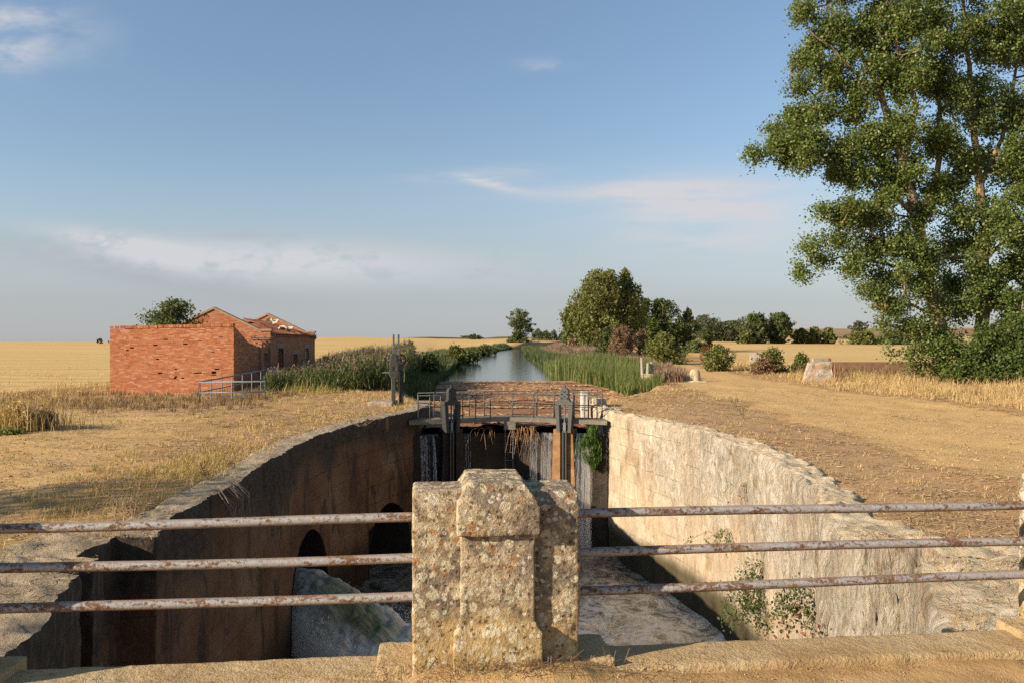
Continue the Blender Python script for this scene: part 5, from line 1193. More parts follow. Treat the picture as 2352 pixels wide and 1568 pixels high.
# ---------------------------------------------------------------- trees
def closest(segs, p):
    best = None
    for pts in segs:
        for i in range(len(pts)-1):
            a, b = pts[i], pts[i+1]; ab = b-a; t = np.clip(np.dot(p-a, ab)/(np.dot(ab, ab)+1e-9), 0.1, 1); q = a+ab*t
            dd = np.linalg.norm(q-p)+max(0, q[2]-p[2]+0.2)*1.2
            if best is None or dd < best[0]: best = (dd, q)
    return best[1]
def spray(tips, dirs, per, size, spread, length, aspect=0.66, droop=0.1):
    n = len(tips); k = per
    t = RNG.random((n, k, 1))**0.8
    P = tips[:, None, :]-dirs[:, None, :]*length*t+RNG.normal(size=(n, k, 3))*spread*(0.5+0.7*t)
    P = P.reshape(-1, 3); sz = size*RNG.uniform(0.55, 1.2, len(P))
    return leaf_geo(P, sz, droop, aspect)
def hero(name, label, cat, limbs, blobs, Y, leaf, m, per=24, tipk=0.017, seed=1, group=None, depth=1.15, twig=0.22, leaf_spread=0.19, grow=1.0):
    base = at(*limbs[0][0][0][:2], Y+limbs[0][0][0][2]); gzv = float(gz(base[0], base[1]))
    t = thing(name, (base[0], base[1], gzv), label, cat, group)
    segs = []; mb = MB()
    for pts, r0, r1 in limbs:
        P = [at(x, y, Y+dy) for x, y, dy in pts]
        if pts is limbs[0][0]: P[0][2] = gzv-0.3
        Q = [Vector(p) for p in P]; sm_ = []
        for i in range(len(Q)-1):
            for k in range(3): sm_.append(Q[i].lerp(Q[i+1], k/3)+Vector(RNG.normal(size=3)*0.05*(1 if k else 0.3)))
        sm_.append(Q[-1]); n = len(sm_)
        mb.tube(sm_, [r0+(r1-r0)*(i/(n-1))**0.8 for i in range(n)], 9); segs.append([np.array(p) for p in sm_])
    tips, dirs = [], []
    for (x, y, rx, ry, dy) in blobs:
        rx *= grow; ry *= grow
        c = at(x, y, Y+dy); s = (Y+dy)/F; R3 = np.array((rx*s, depth*0.5*(rx+ry)*s, ry*s))
        a0 = closest(segs, c); mid = (a0+c)/2+np.array((0, 0, -0.1))+RNG.normal(size=3)*0.15
        mb.tube([a0, mid, c], [0.07, 0.055, 0.03], 5)
        nt_ = max(6, int(rx*ry*tipk)); u = RNG.normal(size=(nt_, 3)); u /= np.linalg.norm(u, axis=1)[:, None]
        rr = RNG.random(nt_)[:, None]**0.42
        p = c+u*rr*R3; d_ = u*0.8+np.array((0, -0.0, 0.35))+RNG.normal(size=u.shape)*0.35; d_ /= np.linalg.norm(d_, axis=1)[:, None]
        tips.append(p); dirs.append(d_)
        for i in range(nt_):
            if RNG.random() < twig:
                q = c+(p[i]-c)*0.15; mb.tube([q, q+(p[i]-q)*0.55+RNG.normal(size=3)*0.06, p[i]-d_[i]*0.1], [0.026, 0.017, 0.007], 3, False)
    mb.build('trunk', M_BARK, t, smooth=True)
    tips = np.concatenate(tips); dirs = np.concatenate(dirs)
    V, Fc = spray(tips, dirs, per, leaf, leaf_spread, 1.0)
    np_mesh('crown', V, Fc, m, t)
    return t
A_l = [([(2172, 850, 0), (2160, 760, 0), (2140, 680, .2), (2122, 600, .2), (2105, 500, 0), (2085, 430, 0), (2060, 320, 0), (2030, 240, 0), (1995, 150, 0), (1950, 80, 0), (1900, 10, 0)], 0.52, 0.07),
       ([(2100, 490, 0), (2040, 430, -.3), (1960, 400, -.5), (1880, 365, -.6), (1790, 350, -.6), (1720, 352, -.6)], 0.17, 0.03),
       ([(2060, 320, 0), (1980, 290, .4), (1890, 240, .5), (1815, 165, .5)], 0.13, 0.03),
       ([(2130, 620, .2), (2060, 560, -.8), (1950, 520, -1.2), (1870, 490, -1.4)], 0.13, 0.03),
       ([(2140, 660, .2), (2050, 610, .8), (1930, 590, 1.2), (1840, 620, 1.4)], 0.13, 0.03),
       ([(2150, 720, 0), (2080, 700, -.7), (2010, 735, -1.1)], 0.10, 0.03),
       ([(2110, 520, 0), (2150, 420, .8), (2160, 250, 1.2), (2140, 100, 1.5), (2120, -80, 1.5)], 0.24, 0.05),
       ([(2075, 380, 0), (2105, 250, -.6), (2065, 120, -.8), (2035, -60, -.8)], 0.20, 0.05),
       ([(2030, 240, 0), (1960, 160, -.4), (1880, 90, -.5), (1820, 20, -.5)], 0.11, 0.03)]
A_b = [(1735, 352, 42, 20, -.6), (1790, 325, 48, 34, -.6), (1815, 362, 45, 28, -.2), (1860, 325, 55, 48, -.7), (1925, 350, 58, 52, -.5),
       (1838, 190, 36, 32, .5), (1848, 125, 38, 32, .3), (1880, 250, 62, 38, .5), (1900, 160, 52, 52, .2), (1845, 25, 40, 30, -.5), (1915, 60, 55, 52, -.4),
       (1970, 210, 60, 66, .2), (1995, 80, 60, 70, 0), (2075, 50, 60, 70, -.8), (2090, 160, 55, 70, -.6), (2000, 320, 68, 48, .1), (2075, 290, 52, 70, -.5),
       (1985, 405, 58, 32, -.4), (2050, 410, 45, 45, .6), (1888, 478, 32, 22, -1.4), (1935, 488, 46, 34, -1.2), (2010, 490, 58, 42, -.8), (1925, 545, 50, 30, -.6),
       (1862, 562, 38, 22, .8), (2005, 565, 62, 36, -.4), (2080, 555, 55, 52, -.8), (1835, 622, 26, 26, 1.4), (1885, 588, 40, 22, 1.2), (1955, 610, 40, 26, .9),
       (1990, 662, 26, 26, -.6), (2035, 640, 52, 38, .5), (2055, 700, 46, 36, -.7), (2105, 745, 52, 42, -.6), (2028, 742, 24, 20, -1.0), (2115, 650, 44, 46, -.6),
       (2150, 440, 44, 50, .8), (2150, 310, 46, 60, 1.2), (2150, 170, 48, 60, 1.3), (2135, 30, 55, 60, 1.5), (2110, -60, 80, 60, 1), (2000, -50, 80, 50, -.5), (1900, -40, 60, 40, -.5)]
def infill(poly, n, xlo, xhi, seed, r0=34):
    f = inpoly(poly); rr = np.random.default_rng(seed); out = []
    while len(out) < n:
        x, y = rr.uniform(1680, 2440), rr.uniform(-40, 850)
        if xlo <= x < xhi and f(x, y): out.append((x, y, rr.uniform(0.7, 1.15)*r0, rr.uniform(0.55, 0.95)*r0, rr.normal()*0.9))
    return out
SIL = [(1850, -60), (1838, 20), (1845, 50), (1870, 100), (1840, 140), (1865, 190), (1835, 235), (1790, 280), (1765, 300), (1730, 345), (1750, 370), (1850, 375), (1920, 405), (2005, 440), (2000, 465), (1935, 468), (1900, 480), (1905, 505), (1865, 540), (1885, 575), (1850, 620), (1870, 632), (1935, 600), (1990, 615), (2000, 690), (2045, 725), (2085, 780), (2140, 800), (2440, 800), (2440, -60)]
A_b = A_b+infill(SIL, 78, 1680, 2175, 5); 
hero('poplar_tree', 'tall leaning poplar with pale trunk reaching out to the left, nearest the track', 'tree', A_l, A_b, 48, 0.18, M_POPLAR, per=34, tipk=0.024, grow=1.10, leaf_spread=0.22, twig=0.4, group='pair of tall poplars')
B_l = [([(2264, 860, 0), (2255, 750, 0), (2258, 640, 0), (2262, 520, 0), (2250, 420, 0), (2238, 320, 0), (2228, 200, 0), (2215, 60, 0), (2200, -100, 0)], 0.46, 0.07),
       ([(2240, 400, 0), (2200, 330, -.5), (2180, 200, -.8)], 0.13, 0.03), ([(2250, 430, 0), (2300, 320, .3), (2330, 180, .5), (2350, 20, .5)], 0.18, 0.05),
       ([(2258, 600, 0), (2320, 540, -.5), (2400, 480, -.8)], 0.14, 0.04), ([(2258, 660, 0), (2330, 640, .5), (2410, 560, .8)], 0.14, 0.04), ([(2260, 560, 0), (2205, 500, .5), (2185, 420, .7)], 0.12, 0.03)]
B_b = infill(SIL, 64, 2175, 2440, 6)+[(2185, 90, 50, 66, -.6), (2245, 60, 52, 66, .2), (2300, 90, 52, 76, .5), (2365, 100, 55, 80, .4), (2195, 215, 42, 60, -.7), (2255, 235, 50, 66, .2), (2325, 245, 52, 70, .4), (2390, 260, 52, 80, .6),
       (2175, 330, 36, 46, -.6), (2225, 375, 50, 46, .3), (2310, 380, 56, 58, .2), (2385, 410, 55, 80, -.5), (2170, 430, 34, 36, .7), (2225, 485, 52, 50, -.3), (2305, 500, 52, 50, -.5), (2385, 545, 55, 66, -.6),
       (2180, 565, 48, 50, .6), (2235, 600, 40, 36, -.8), (2325, 600, 42, 34, .5), (2190, 655, 40, 38, .8), (2215, 700, 40, 36, -1.0), (2245, 650, 38, 36, -1.2), (2160, 700, 40, 40, -1.0), (2120, 590, 46, 44, -1.3), (2310, 680, 36, 34, .4), (2390, 670, 45, 45, .6), (2230, -60, 80, 60, 0), (2340, -60, 80, 70, .3), (2450, 150, 50, 120, 0), (2450, 400, 50, 120, 0)]
hero('poplar_tree', 'upright poplar with orange lichen on its trunk at the right edge', 'tree', B_l, B_b, 49, 0.18, M_POPLAR, per=34, tipk=0.024, grow=1.12, leaf_spread=0.22, twig=0.4, group='pair of tall poplars')
S_l = [([(2290, 872, 0), (2290, 800, 0), (2285, 740, 0)], 0.12, 0.03), ([(2290, 860, 0), (2340, 760, -.3), (2350, 690, -.3)], 0.09, 0.03), ([(2290, 860, 0), (2230, 810, .2), (2200, 780, .2)], 0.08, 0.02)]
S_b = [(2280, 770, 55, 42, 0), (2340, 745, 45, 60, -.3), (2235, 815, 50, 42, -.4), (2310, 830, 60, 42, -.8), (2365, 820, 50, 55, -.8), (2200, 850, 42, 28, -.9), (2270, 858, 50, 22, -1.2), (2340, 862, 60, 20, -1.2), (2410, 780, 50, 90, 0)]
hero('thicket', 'dense green elm thicket under the poplars at the right edge', 'shrub', S_l, S_b, 46.5, 0.19, M_GREEN3, per=30, tipk=0.030, group='thickets under the poplars')
S_l2 = [([(2150, 862, 0), (2140, 820, 0), (2110, 790, 0)], 0.08, 0.02), ([(2150, 855, 0), (2100, 815, -.2), (2050, 808, -.2)], 0.05, 0.015)]
S_b2 = [(2050, 806, 24, 9, -.2), (2090, 808, 36, 20, -.2), (2130, 790, 40, 30, 0), (2160, 830, 34, 32, 0), (2110, 838, 30, 18, .2), (2175, 780, 30, 40, .3)]
hero('thicket', 'low leafy suckers around the foot of the leaning poplar', 'shrub', S_l2, S_b2, 47, 0.18, M_POPLAR, per=24, tipk=0.026, group='thickets under the poplars')

def gtree(name, label, cat, x, Y, ytop, wpx, ybase=None, m=M_GREEN1, shape='round', tips=150, per=20, leaf=0.30, lo=0.12, seed=1, group=None, mt=M_TWIG, spread=0.28, stems=1, lean=0.0, base=None, rough=0.6, up=0.5):
    """tree or shrub: x, ytop, wpx measured in the photo at distance Y"""
    global RNG
    RNG = np.random.default_rng(seed*7+3)
    tips = int(tips*1.45); wpx *= 1.12; leaf *= 1.22; s = Y/F; X = (x-1176)*s if base is None else base[0]; g0 = float(gz(X, Y)); ztop = CAMZ-(ytop-784)*s
    h = ztop-g0; w = wpx*s
    t = thing(name, (X, Y, g0), label, cat, group)
    def prof(q):
        if shape == 'poplar': return (np.sin(np.pi*np.clip(q, 0, 1)**0.75)*0.85+0.15*(1-q))
        if shape == 'cone': return np.clip(1.05-q, 0.05, 1)**0.7*np.minimum(1, (q+0.05)*5)
        if shape == 'dome': return np.sqrt(np.clip(1-q**2.4, 0.0, 1))
        return np.sqrt(np.clip(1-((q-0.45)/0.58)**2, 0.02, 1))
    q = RNG.random(tips)**0.9; th = RNG.random(tips)*2*np.pi; rr = RNG.random(tips)**0.5*(1+0.22*(RNG.random(tips) > 0.82))
    lump = 1+rough*fbm(np.stack([np.cos(th)*1.3+seed*3, np.sin(th)*1.3, q*4.0], 1), 3)*1.6
    r = prof(q)*0.5*w*rr*lump; z = g0+h*(lo+(1-lo)*q*(1+0.10*(lump-1)))
    tp = np.stack([X+r*np.cos(th)+lean*h*q, Y+r*np.sin(th)*0.9, z], 1)
    d_ = np.stack([np.cos(th)*rr, np.sin(th)*rr, np.full(tips, up)], 1)+RNG.normal(size=(tips, 3))*0.3; d_ /= np.linalg.norm(d_, axis=1)[:, None]
    mb = MB()
    for k in range(stems):
        a = RNG.random()*6.28; e = 0.25*w*(k > 0 or stems > 1)
        top = (X+e*math.cos(a)+lean*h*0.8, Y+e*math.sin(a), g0+h*0.85); mid = (X+e*0.4*math.cos(a)+lean*h*0.3+RNG.normal()*0.02*h, Y, g0+h*0.4)
        r0 = 0.028*h/(1+0.4*(stems-1)); mb.tube([(X+0.05*k, Y, g0-0.2), mid, top], [r0, r0*0.6, r0*0.15], 6)
    for i in range(0, tips, 2):
        b0 = np.array((X+lean*h*q[i]*0.7, Y, g0+(z[i]-g0)*0.62)); mb.tube([b0, (b0+tp[i])/2+np.array((0, 0, -0.02*h)), tp[i]], [0.006*h, 0.004*h, 0.0015*h], 3, False)
    mb.build('trunk' if cat == 'tree' else 'stems', mt, t)
    L = w*0.11+0.15
    V, Fc = spray(tp, d_, per, leaf, spread*L, L*1.4)
    np_mesh('crown' if cat == 'tree' else 'foliage', V, Fc, m, t)
    return t
T = gtree
T('tree', 'lone tree with a bent crown standing at the bend of the canal', 'tree', 1196, 400, 712, 60, m=M_GREEN2, tips=120, per=22, leaf=0.8, seed=2, rough=0.7)
T('shrub', 'dark shrub at the foot of the lone canal bend tree', 'shrub', 1187, 395, 762, 40, m=M_GREEN2, tips=60, per=20, leaf=0.8, lo=0, seed=3, shape='dome')
gb = 'trees in the grove right of the canal'
T('tree', 'largest broad crowned tree of the grove, yellowish green', 'tree', 1382, 150, 618, 142, m=M_GREEN1, tips=420, per=30, leaf=0.42, lo=0.08, seed=4, group=gb, rough=0.45, up=1.2)
T('tree', 'tall tree grown into the right side of the largest grove tree', 'tree', 1436, 153, 622, 104, m=M_GREEN1, tips=280, per=30, leaf=0.42, lo=0.08, seed=5, group=gb, shape='poplar', up=1.2)
T('tree', 'lower bluish tree at the left end of the grove', 'tree', 1318, 156, 698, 62, m=M_GREEN2, tips=130, per=24, leaf=0.42, lo=0.10, seed=6, group=gb)
T('tree', 'second lower tree between the left end and the largest grove tree', 'tree', 1350, 158, 690, 56, m=M_GREEN2, tips=140, per=24, leaf=0.42, lo=0.05, seed=60, group=gb)
T('tree', 'narrow dark tree in the gap right of the largest grove tree', 'tree', 1482, 168, 686, 66, m=M_GREEN2, tips=150, per=26, leaf=0.42, lo=0.05, seed=7, group=gb, shape='poplar')
T('tree', 'round dark green tree at the right end of the grove', 'tree', 1522, 170, 690, 88, m=M_GREEN2, tips=230, per=28, leaf=0.42, lo=0.06, seed=8, group=gb)
T('tree', 'slim pale poplar standing apart right of the grove', 'tree', 1580, 172, 708, 56, m=M_GREEN1, tips=130, per=18, leaf=0.42, lo=0.12, seed=9, shape='poplar', up=1.2)
T('tree', 'dark low tree behind the slim pale poplar', 'tree', 1556, 180, 742, 50, m=M_GREEN2, tips=90, per=24, leaf=0.45, lo=0.0, seed=10)
T('tree', 'fresh green sapling in front of the grove beside the brown bush', 'tree', 1500, 108, 733, 36, m=M_GREEN3, tips=80, per=22, leaf=0.28, lo=0.15, seed=11, shape='poplar')
T('bush', 'bare brown dead bush at the edge of the towpath', 'bush', 1428, 88, 746, 62, m=M_BROWNW, tips=190, per=34, leaf=0.13, lo=0.0, seed=12, stems=6, shape='round', up=1.4)
T('bush', 'thinner brown dead bush right of the bigger brown one', 'bush', 1472, 90, 755, 34, m=M_BROWNW, tips=80, per=30, leaf=0.13, lo=0.0, seed=13, stems=4, up=1.4)
T('bush', 'green bush at the left foot of the brown dead bush', 'bush', 1398, 92, 752, 50, m=M_GREEN2, tips=120, per=24, leaf=0.24, lo=0.0, seed=14, stems=3, shape='dome')
T('bush', 'big green bush on the slope above the stubble field', 'bush', 1524, 79, 766, 84, m=M_GREEN1, tips=230, per=30, leaf=0.19, lo=0.0, seed=15, stems=5, shape='dome')
T('bush', 'bush with rusty twigs standing before the pale stubble field', 'bush', 1648, 61, 795, 66, m=M_GREEN1, tips=130, per=26, leaf=0.15, lo=0.0, seed=16, stems=4, shape='dome')
T('bush', 'rust coloured dry bush leaning on the left of the rusty twigged bush', 'bush', 1630, 62, 792, 36, m=M_RUSTW, tips=50, per=16, leaf=0.13, lo=0.15, seed=17, stems=4)
T('bush', 'dry grey green shrub in front of the white board', 'bush', 1772, 57, 803, 74, m=M_GREEN1, tips=130, per=22, leaf=0.14, lo=0.0, seed=18, stems=7, shape='dome')
T('bush', 'bare brownish shrub tangled below the dry grey green shrub', 'bush', 1755, 56, 822, 60, m=M_BROWNW, tips=90, per=20, leaf=0.12, lo=0.0, seed=19, stems=6, shape='dome')
T('bush', 'small green shrub left of the stone ruin', 'bush', 1838, 57, 811, 46, m=M_GREEN1, tips=80, per=22, leaf=0.14, lo=0.0, seed=20, stems=4, shape='dome')
T('bush', 'dark dry weed clump beside the broken stone base', 'bush', 1511, 48, 846, 24, m=M_BROWNW, tips=60, per=20, leaf=0.11, lo=0.0, seed=21, stems=4, shape='dome')
T('shrub', 'small round shrub on the far stubble slope', 'shrub', 1628, 165, 756, 22, m=M_GREEN1, tips=50, per=20, leaf=0.4, lo=0.1, seed=22)
T('shrub', 'dark low hedge under the slim pale poplar', 'shrub', 1600, 150, 783, 80, m=M_GREEN2, tips=90, per=22, leaf=0.36, lo=0.0, seed=23, shape='dome')
T('shrub', 'orange brown shrub at the left foot of the grove', 'shrub', 1316, 140, 778, 34, m=M_BROWNW, tips=60, per=22, leaf=0.32, lo=0.0, seed=24, shape='dome')
T('tree', 'left tree of the dark pair beyond the pale stubble field', 'tree', 1737, 246, 722, 66, m=M_GREEN2, tips=200, per=26, leaf=0.6, lo=0.03, seed=25, group='pair of dark field trees')
T('tree', 'right tree of the dark pair beyond the pale stubble field', 'tree', 1786, 248, 720, 58, m=M_GREEN2, tips=200, per=26, leaf=0.6, lo=0.03, seed=26, group='pair of dark field trees')
T('shrub', 'olive shrub at the left foot of the dark tree pair', 'shrub', 1712, 240, 762, 30, m=M_GREEN1, tips=60, per=22, leaf=0.55, lo=0.0, seed=27, shape='dome')
for i, (x, yt, wp, lab) in enumerate(((1842, 754, 42, 'leftmost tree of the low row beyond the stubble'), (1872, 752, 44, 'middle tree of the low row beyond the stubble'), (1902, 753, 38, 'rightmost tree of the low row beyond the stubble'))):
    T('tree', lab, 'tree', x, 252+i, yt, wp, m=M_GREEN1, tips=90, per=22, leaf=0.6, lo=0.02, seed=30+i, group='low row of field trees', shape='dome')
T('tree', 'distant pale tree on the ridge left of the leaning poplar', 'tree', 1972, 430, 737, 32, m=M_HAZYTREE, tips=90, per=18, leaf=0.9, lo=0.1, seed=34)
T('shrub', 'olive hedge below the distant pale ridge tree', 'shrub', 1985, 256, 760, 70, m=M_GREEN1, tips=100, per=24, leaf=0.6, lo=0.0, seed=35, shape='dome')
T('shrub', 'dark hedge reaching behind the leaning poplar', 'shrub', 2055, 256, 763, 90, m=M_GREEN2, tips=120, per=24, leaf=0.6, lo=0.0, seed=36, shape='dome')
T('tree', 'tiny lone tree on the horizon of the left stubble field', 'tree', 230, 900, 777, 10, m=M_HAZYTREE, tips=30, per=12, leaf=1.2, lo=0.1, seed=37)
T('tree', 'distant dark clump on the horizon left of the canal bend tree', 'tree', 1090, 950, 768, 22, m=M_HAZYTREE, tips=40, per=16, leaf=1.6, lo=0.0, seed=38, shape='dome')
T('shrub', 'leafy shrub growing inside the roofless brick yard', 'shrub', 392, 46.8, 690, 165, m=M_GREEN2, tips=200, per=26, leaf=0.15, lo=0.30, seed=39, stems=6, shape='dome', rough=0.5)
# far woods that read as one mass
def wood(name, x0, x1, Y, ytop, ybase, m, n, leaf, seed):
    r = np.random.default_rng(seed); s = Y/F; xs = r.uniform(x0, x1, n)
    hN = 0.72+0.5*vnoise(np.stack([xs*0.11, 0*xs, 0*xs+seed], 1))
    z0 = gz((xs-1176)*s, np.full(n, float(Y))); zt = z0+(CAMZ-(ytop-784)*s-z0)*hN
    P = np.stack([(xs-1176)*s, Y+r.normal(size=n)*6, z0+(zt-z0)*r.random(n)**0.7], 1)
    V, Fc = leaf_geo(P, leaf*r.uniform(0.6, 1.3, n)); return tag(np_mesh(name, V, Fc, m), kind='stuff')
wood('far_wood', 1600, 1712, 400, 733, 775, M_HAZYTREE, 9000, 1.1, 3)
wood('far_poplar_row', 1222, 1292, 620, 759, 775, M_HAZYTREE, 2600, 1.3, 4)
wood('far_hedge', 1060, 1110, 1000, 768, 775, M_HAZYTREE, 700, 1.6, 5)
wood('far_scrub', 1930, 1990, 500, 768, 780, M_HAZYTREE, 400, 1.2, 6)
RNG = np.random.default_rng(99)
T('tree', 'small tree standing beyond the left edge whose shadow falls on the yard', 'tree', 0, 5.6, 0, 10, base=(-18.3, 5.6), m=M_GREEN1, tips=10, per=10, seed=50) if False else None
tt = thing('tree', (-18.6, 6.0, -0.66), 'small tree beyond the left edge whose shadow falls across the gravel yard', 'tree')
tp = np.array((-18.6, 6.0, 3.9))+RNG.normal(size=(150, 3))*np.array((0.7, 0.7, 1.0)); dd = RNG.normal(size=(150, 3)); dd /= np.linalg.norm(dd, axis=1)[:, None]
V, Fc = spray(tp, dd, 24, 0.16, 0.2, 0.5); np_mesh('crown', V, Fc, M_GREEN1, tt)
mb = MB(); mb.tube([(-18.6, 6, -0.8), (-18.55, 6, 1.5), (-18.6, 6.05, 4.4)], [0.12, 0.09, 0.03], 7); mb.build('trunk', M_BARK, tt)

# ---------------------------------------------------------------- reeds, cattails, bank growth
RNG = np.random.default_rng(5)
def inside(n, box, f):
    out = []
    while sum(len(o) for o in out) < n:
        P = np.stack([RNG.uniform(box[0], box[1], n), RNG.uniform(box[2], box[3], n)], 1); out.append(P[f(P[:, 0], P[:, 1])])
    return np.concatenate(out)[:n]
def reedzone(X, Y): return (Y > 37.6+0.25*np.abs(X+7.5)+0.6*vnoise(np.stack([X*0.8, 0*X, 0*X], 1))) & (X < EL(Y)+0.3) & (X > -12.0-0.10*(Y-38)+0.5*vnoise(np.stack([Y*0.7, 0*X, 0*X+4], 1))) & (Y < 62)
P2 = inside(5200, (-14.5, -4.8, 37, 62), reedzone); n = len(P2)
front = np.exp(-(P2[:, 1]-38)/7); zg = gz(P2[:, 0], P2[:, 1]); hh = (0.80+0.62*sm(P2[:, 0]/P2[:, 1], -0.265, -0.155)+0.2*sm(P2[:, 1], 38, 44))*RNG.uniform(0.5, 1.1, n)*(1+0.40*vnoise(np.stack([P2[:, 0]*0.7, P2[:, 1]*0.5, 0*zg], 1)))
P = np.stack([P2[:, 0], P2[:, 1], zg], 1)
parts = []
for lev in (0.15, 0.32, 0.5, 0.66, 0.8):
    Q = P+np.stack([RNG.normal(size=n)*0.10, RNG.normal(size=n)*0.10, hh*lev], 1); parts.append(blade_geo(Q, 0.30+hh*0.20, 0.055, 1.1))
parts.append(blade_geo(P, hh*0.98, 0.02, 0.12))
V, Fc = cat_geo(parts); tag(np_mesh('reed_bed', V, Fc, M_REED), kind='stuff')
pl = (RNG.random(n) < 0.34+0.25*(P2[:, 0] < -7)) & (hh > 0.9)
Q = P[pl]; h_ = hh[pl]; k = 20
t_ = RNG.random((len(Q), k, 1)); off = np.array((0.26, 0.10, 0))
pp = Q[:, None, :]+np.array((0, 0, 1.0))*(h_[:, None, None]*0.93+0.30*t_)+off*(0.15+t_*0.9)*RNG.uniform(0.3, 1.3, (len(Q), 1, 1))+RNG.normal(size=(len(Q), k, 3))*np.array((0.055, 0.055, 0.05))
V, Fc = leaf_geo(pp.reshape(-1, 3), 0.10*RNG.uniform(0.5, 1.3, len(Q)*k), 0.6, 0.34)
tag(np_mesh('reed_plumes', V, Fc, M_PLUME), kind='stuff')
# darker leafy growth nearer the canal and along the left bank
def bank(name, n, Y0, Y1, inner, outer, hfun, m, wd, seed, side=-1, lean=0.35, wide=1.0):
    r = np.random.default_rng(seed); Yv = np.exp(r.uniform(np.log(Y0), np.log(Y1), n)); u = r.random(n)
    e = EL(Yv) if side < 0 else ER(Yv); X = e+side*(inner(Yv)+(outer(Yv)-inner(Yv))*u)
    z = np.where((X > EL(Yv)) & (X < ER(Yv)), WATER, gz(X, Yv)); h = hfun(X, Yv)*r.uniform(0.55, 1.1, n)
    return blade_geo(np.stack([X, Yv, z], 1), h, wd*(0.6+Yv/80)*wide, lean)
c1 = lambda v: (lambda Y: 0*Y+v)
L = [bank('a', 26000, 40, 330, c1(-1.9), c1(2.4), lambda X, Y: 0.95+0.7*fbm(np.stack([X*0.3, Y*0.12, 0*X], 1), 3)+0.35*sm(Y, 50, 90), M_GREEN2, 0.06, 11)]
V, Fc = cat_geo(L); tag(np_mesh('bank_sedge', V, Fc, M_REED), kind='stuff')
# leafy shrubs mixed in the left bank: each a bush
for i, (x, Y, yt, wp, lab) in enumerate(((915, 58, 800, 90, 'dark green bush behind the rack hoist, amid the reeds'), (980, 62, 812, 70, 'dark bush on the left bank near the floating debris'), (1045, 95, 797, 66, 'bushy growth on the left bank with a pale tip, halfway to the bend'),
        (1075, 112, 806, 50, 'low dark bush on the left bank beyond the halfway bush'), (1110, 175, 797, 48, 'low bush far along the left bank before the bend'), (942, 66, 784, 34, 'slender leafy sapling rising above the left bank reeds'))):
    T('bush', lab, 'bush', x, Y, yt, wp, m=M_GREEN2 if i != 2 else M_GREEN1, tips=110 if i != 5 else 40, per=24, leaf=0.16*(Y/58)**0.7, lo=0.0, seed=70+i, stems=4, shape='dome' if i != 5 else 'poplar', group='bushes on the left bank')
RNG = np.random.default_rng(6)
# cattails: dense bright belt along the right bank
def catt(n, seed):
    r = np.random.default_rng(seed); Yv = np.exp(r.uniform(np.log(43), np.log(84), n)); u = r.random(n)
    wi = np.interp(Yv, [43, 50, 58, 66, 100, 165], [1.8, 3.0, 4.4, 5.7, 6.6, 5.8]); X = ER(Yv)+0.2-wi*u
    z = np.where(u > 0.15, WATER-0.05, WATER+0.25); h = np.interp(Yv, [43, 47, 55, 90], [0.95, 1.4, 1.75, 1.6])*r.uniform(0.45, 1.12, n)*(1+0.28*vnoise(np.stack([X*0.5, Yv*0.3, 0*X], 1)))
    return blade_geo(np.stack([X, Yv, z], 1), h, 0.035*(0.6+Yv/75), 0.26, (0.10, 0, 0))
V, Fc = catt(21000, 3); tag(np_mesh('cattails', V, Fc, M_CATTAIL), kind='stuff')
V, Fc = bank('w', 52000, 46, 420, lambda Y: np.interp(Y, [46, 70, 150], [0.0, -0.6, -2.0]), lambda Y: np.interp(Y, [46, 60, 100, 260], [1.6, 2.8, 5.0, 5.0]), lambda X, Y: 0.75+0.5*fbm(np.stack([X*0.35, Y*0.2, 0*X+3], 1), 3)+0.8*sm(Y, 60, 140), M_MAUVE, 0.045, 21, 1, 0.4)
tag(np_mesh('dry_bank_weeds', V, Fc, M_MAUVE), kind='stuff')
V, Fc = bank('w', 42000, 72, 420, lambda Y: -np.interp(Y, [72, 90, 165, 230, 300, 420], [5.0, 6.0, 6.1, 6.6, 11.3, 24]), c1(0.3), lambda X, Y: 1.25+0.6*fbm(np.stack([X*0.35, Y*0.2, 0*X+3], 1), 3), M_REED, 0.05, 22, 1, 0.3)
tag(np_mesh('bank_sedge', V, Fc, M_REED), kind='stuff')

# ---------------------------------------------------------------- dry grass, straw litter, pebbles
RNG = np.random.default_rng(8)
N = 560000
Yv = np.exp(RNG.uniform(np.log(5.6), np.log(80), N)); Xv = RNG.uniform(-0.70, 0.70, N)*Yv+RNG.normal(size=N)*0.3
tr, br, fl = zones(Xv, Yv)
cl_ = fbm(np.stack([Xv*0.8, Yv*0.8, 0*Xv], 1), 3); cl2 = fbm(np.stack([Xv*0.22, Yv*0.22, 0*Xv+5], 1), 3)
L_edge = EL(Yv)-Xv; R_edge = Xv-ER(Yv)
onland = (L_edge > 0.05) | (R_edge > 0.05)
left = Xv < 0
hmap = np.where(left, 0.06+0.10*sm(L_edge, 2.2, 0.5)*sm(Yv, 9, 13)+0.10*sm(Yv, 27, 36), 0.06+0.08*sm(Yv, 24, 34))
tallR = sm(Xv-track_c(Yv)-track_w(Yv), 0.2, 2.2)*sm(Yv, 17, 24)
hmap = np.where(~left, np.maximum(hmap, 0.38*tallR*(0.7+0.6*sm(cl2, -0.3, 0.3))), hmap)
yc_ = np.exp(-((Xv+9.6)/1.7)**2-((Yv-36.6)/1.3)**2); hmap = hmap+1.0*yc_
hmap = hmap+0.18*np.exp(-((Xv+19)/4)**2-((Yv-40.5)/2.5)**2)+0.22*(left & (Xv < -20))*sm(Yv, 30, 36)*sm(cl_, 0.0, 0.3)
hmap = hmap+0.22*sm(Yv, 40, 46)*(~left)*(1-sm(R_edge, 2, 5))
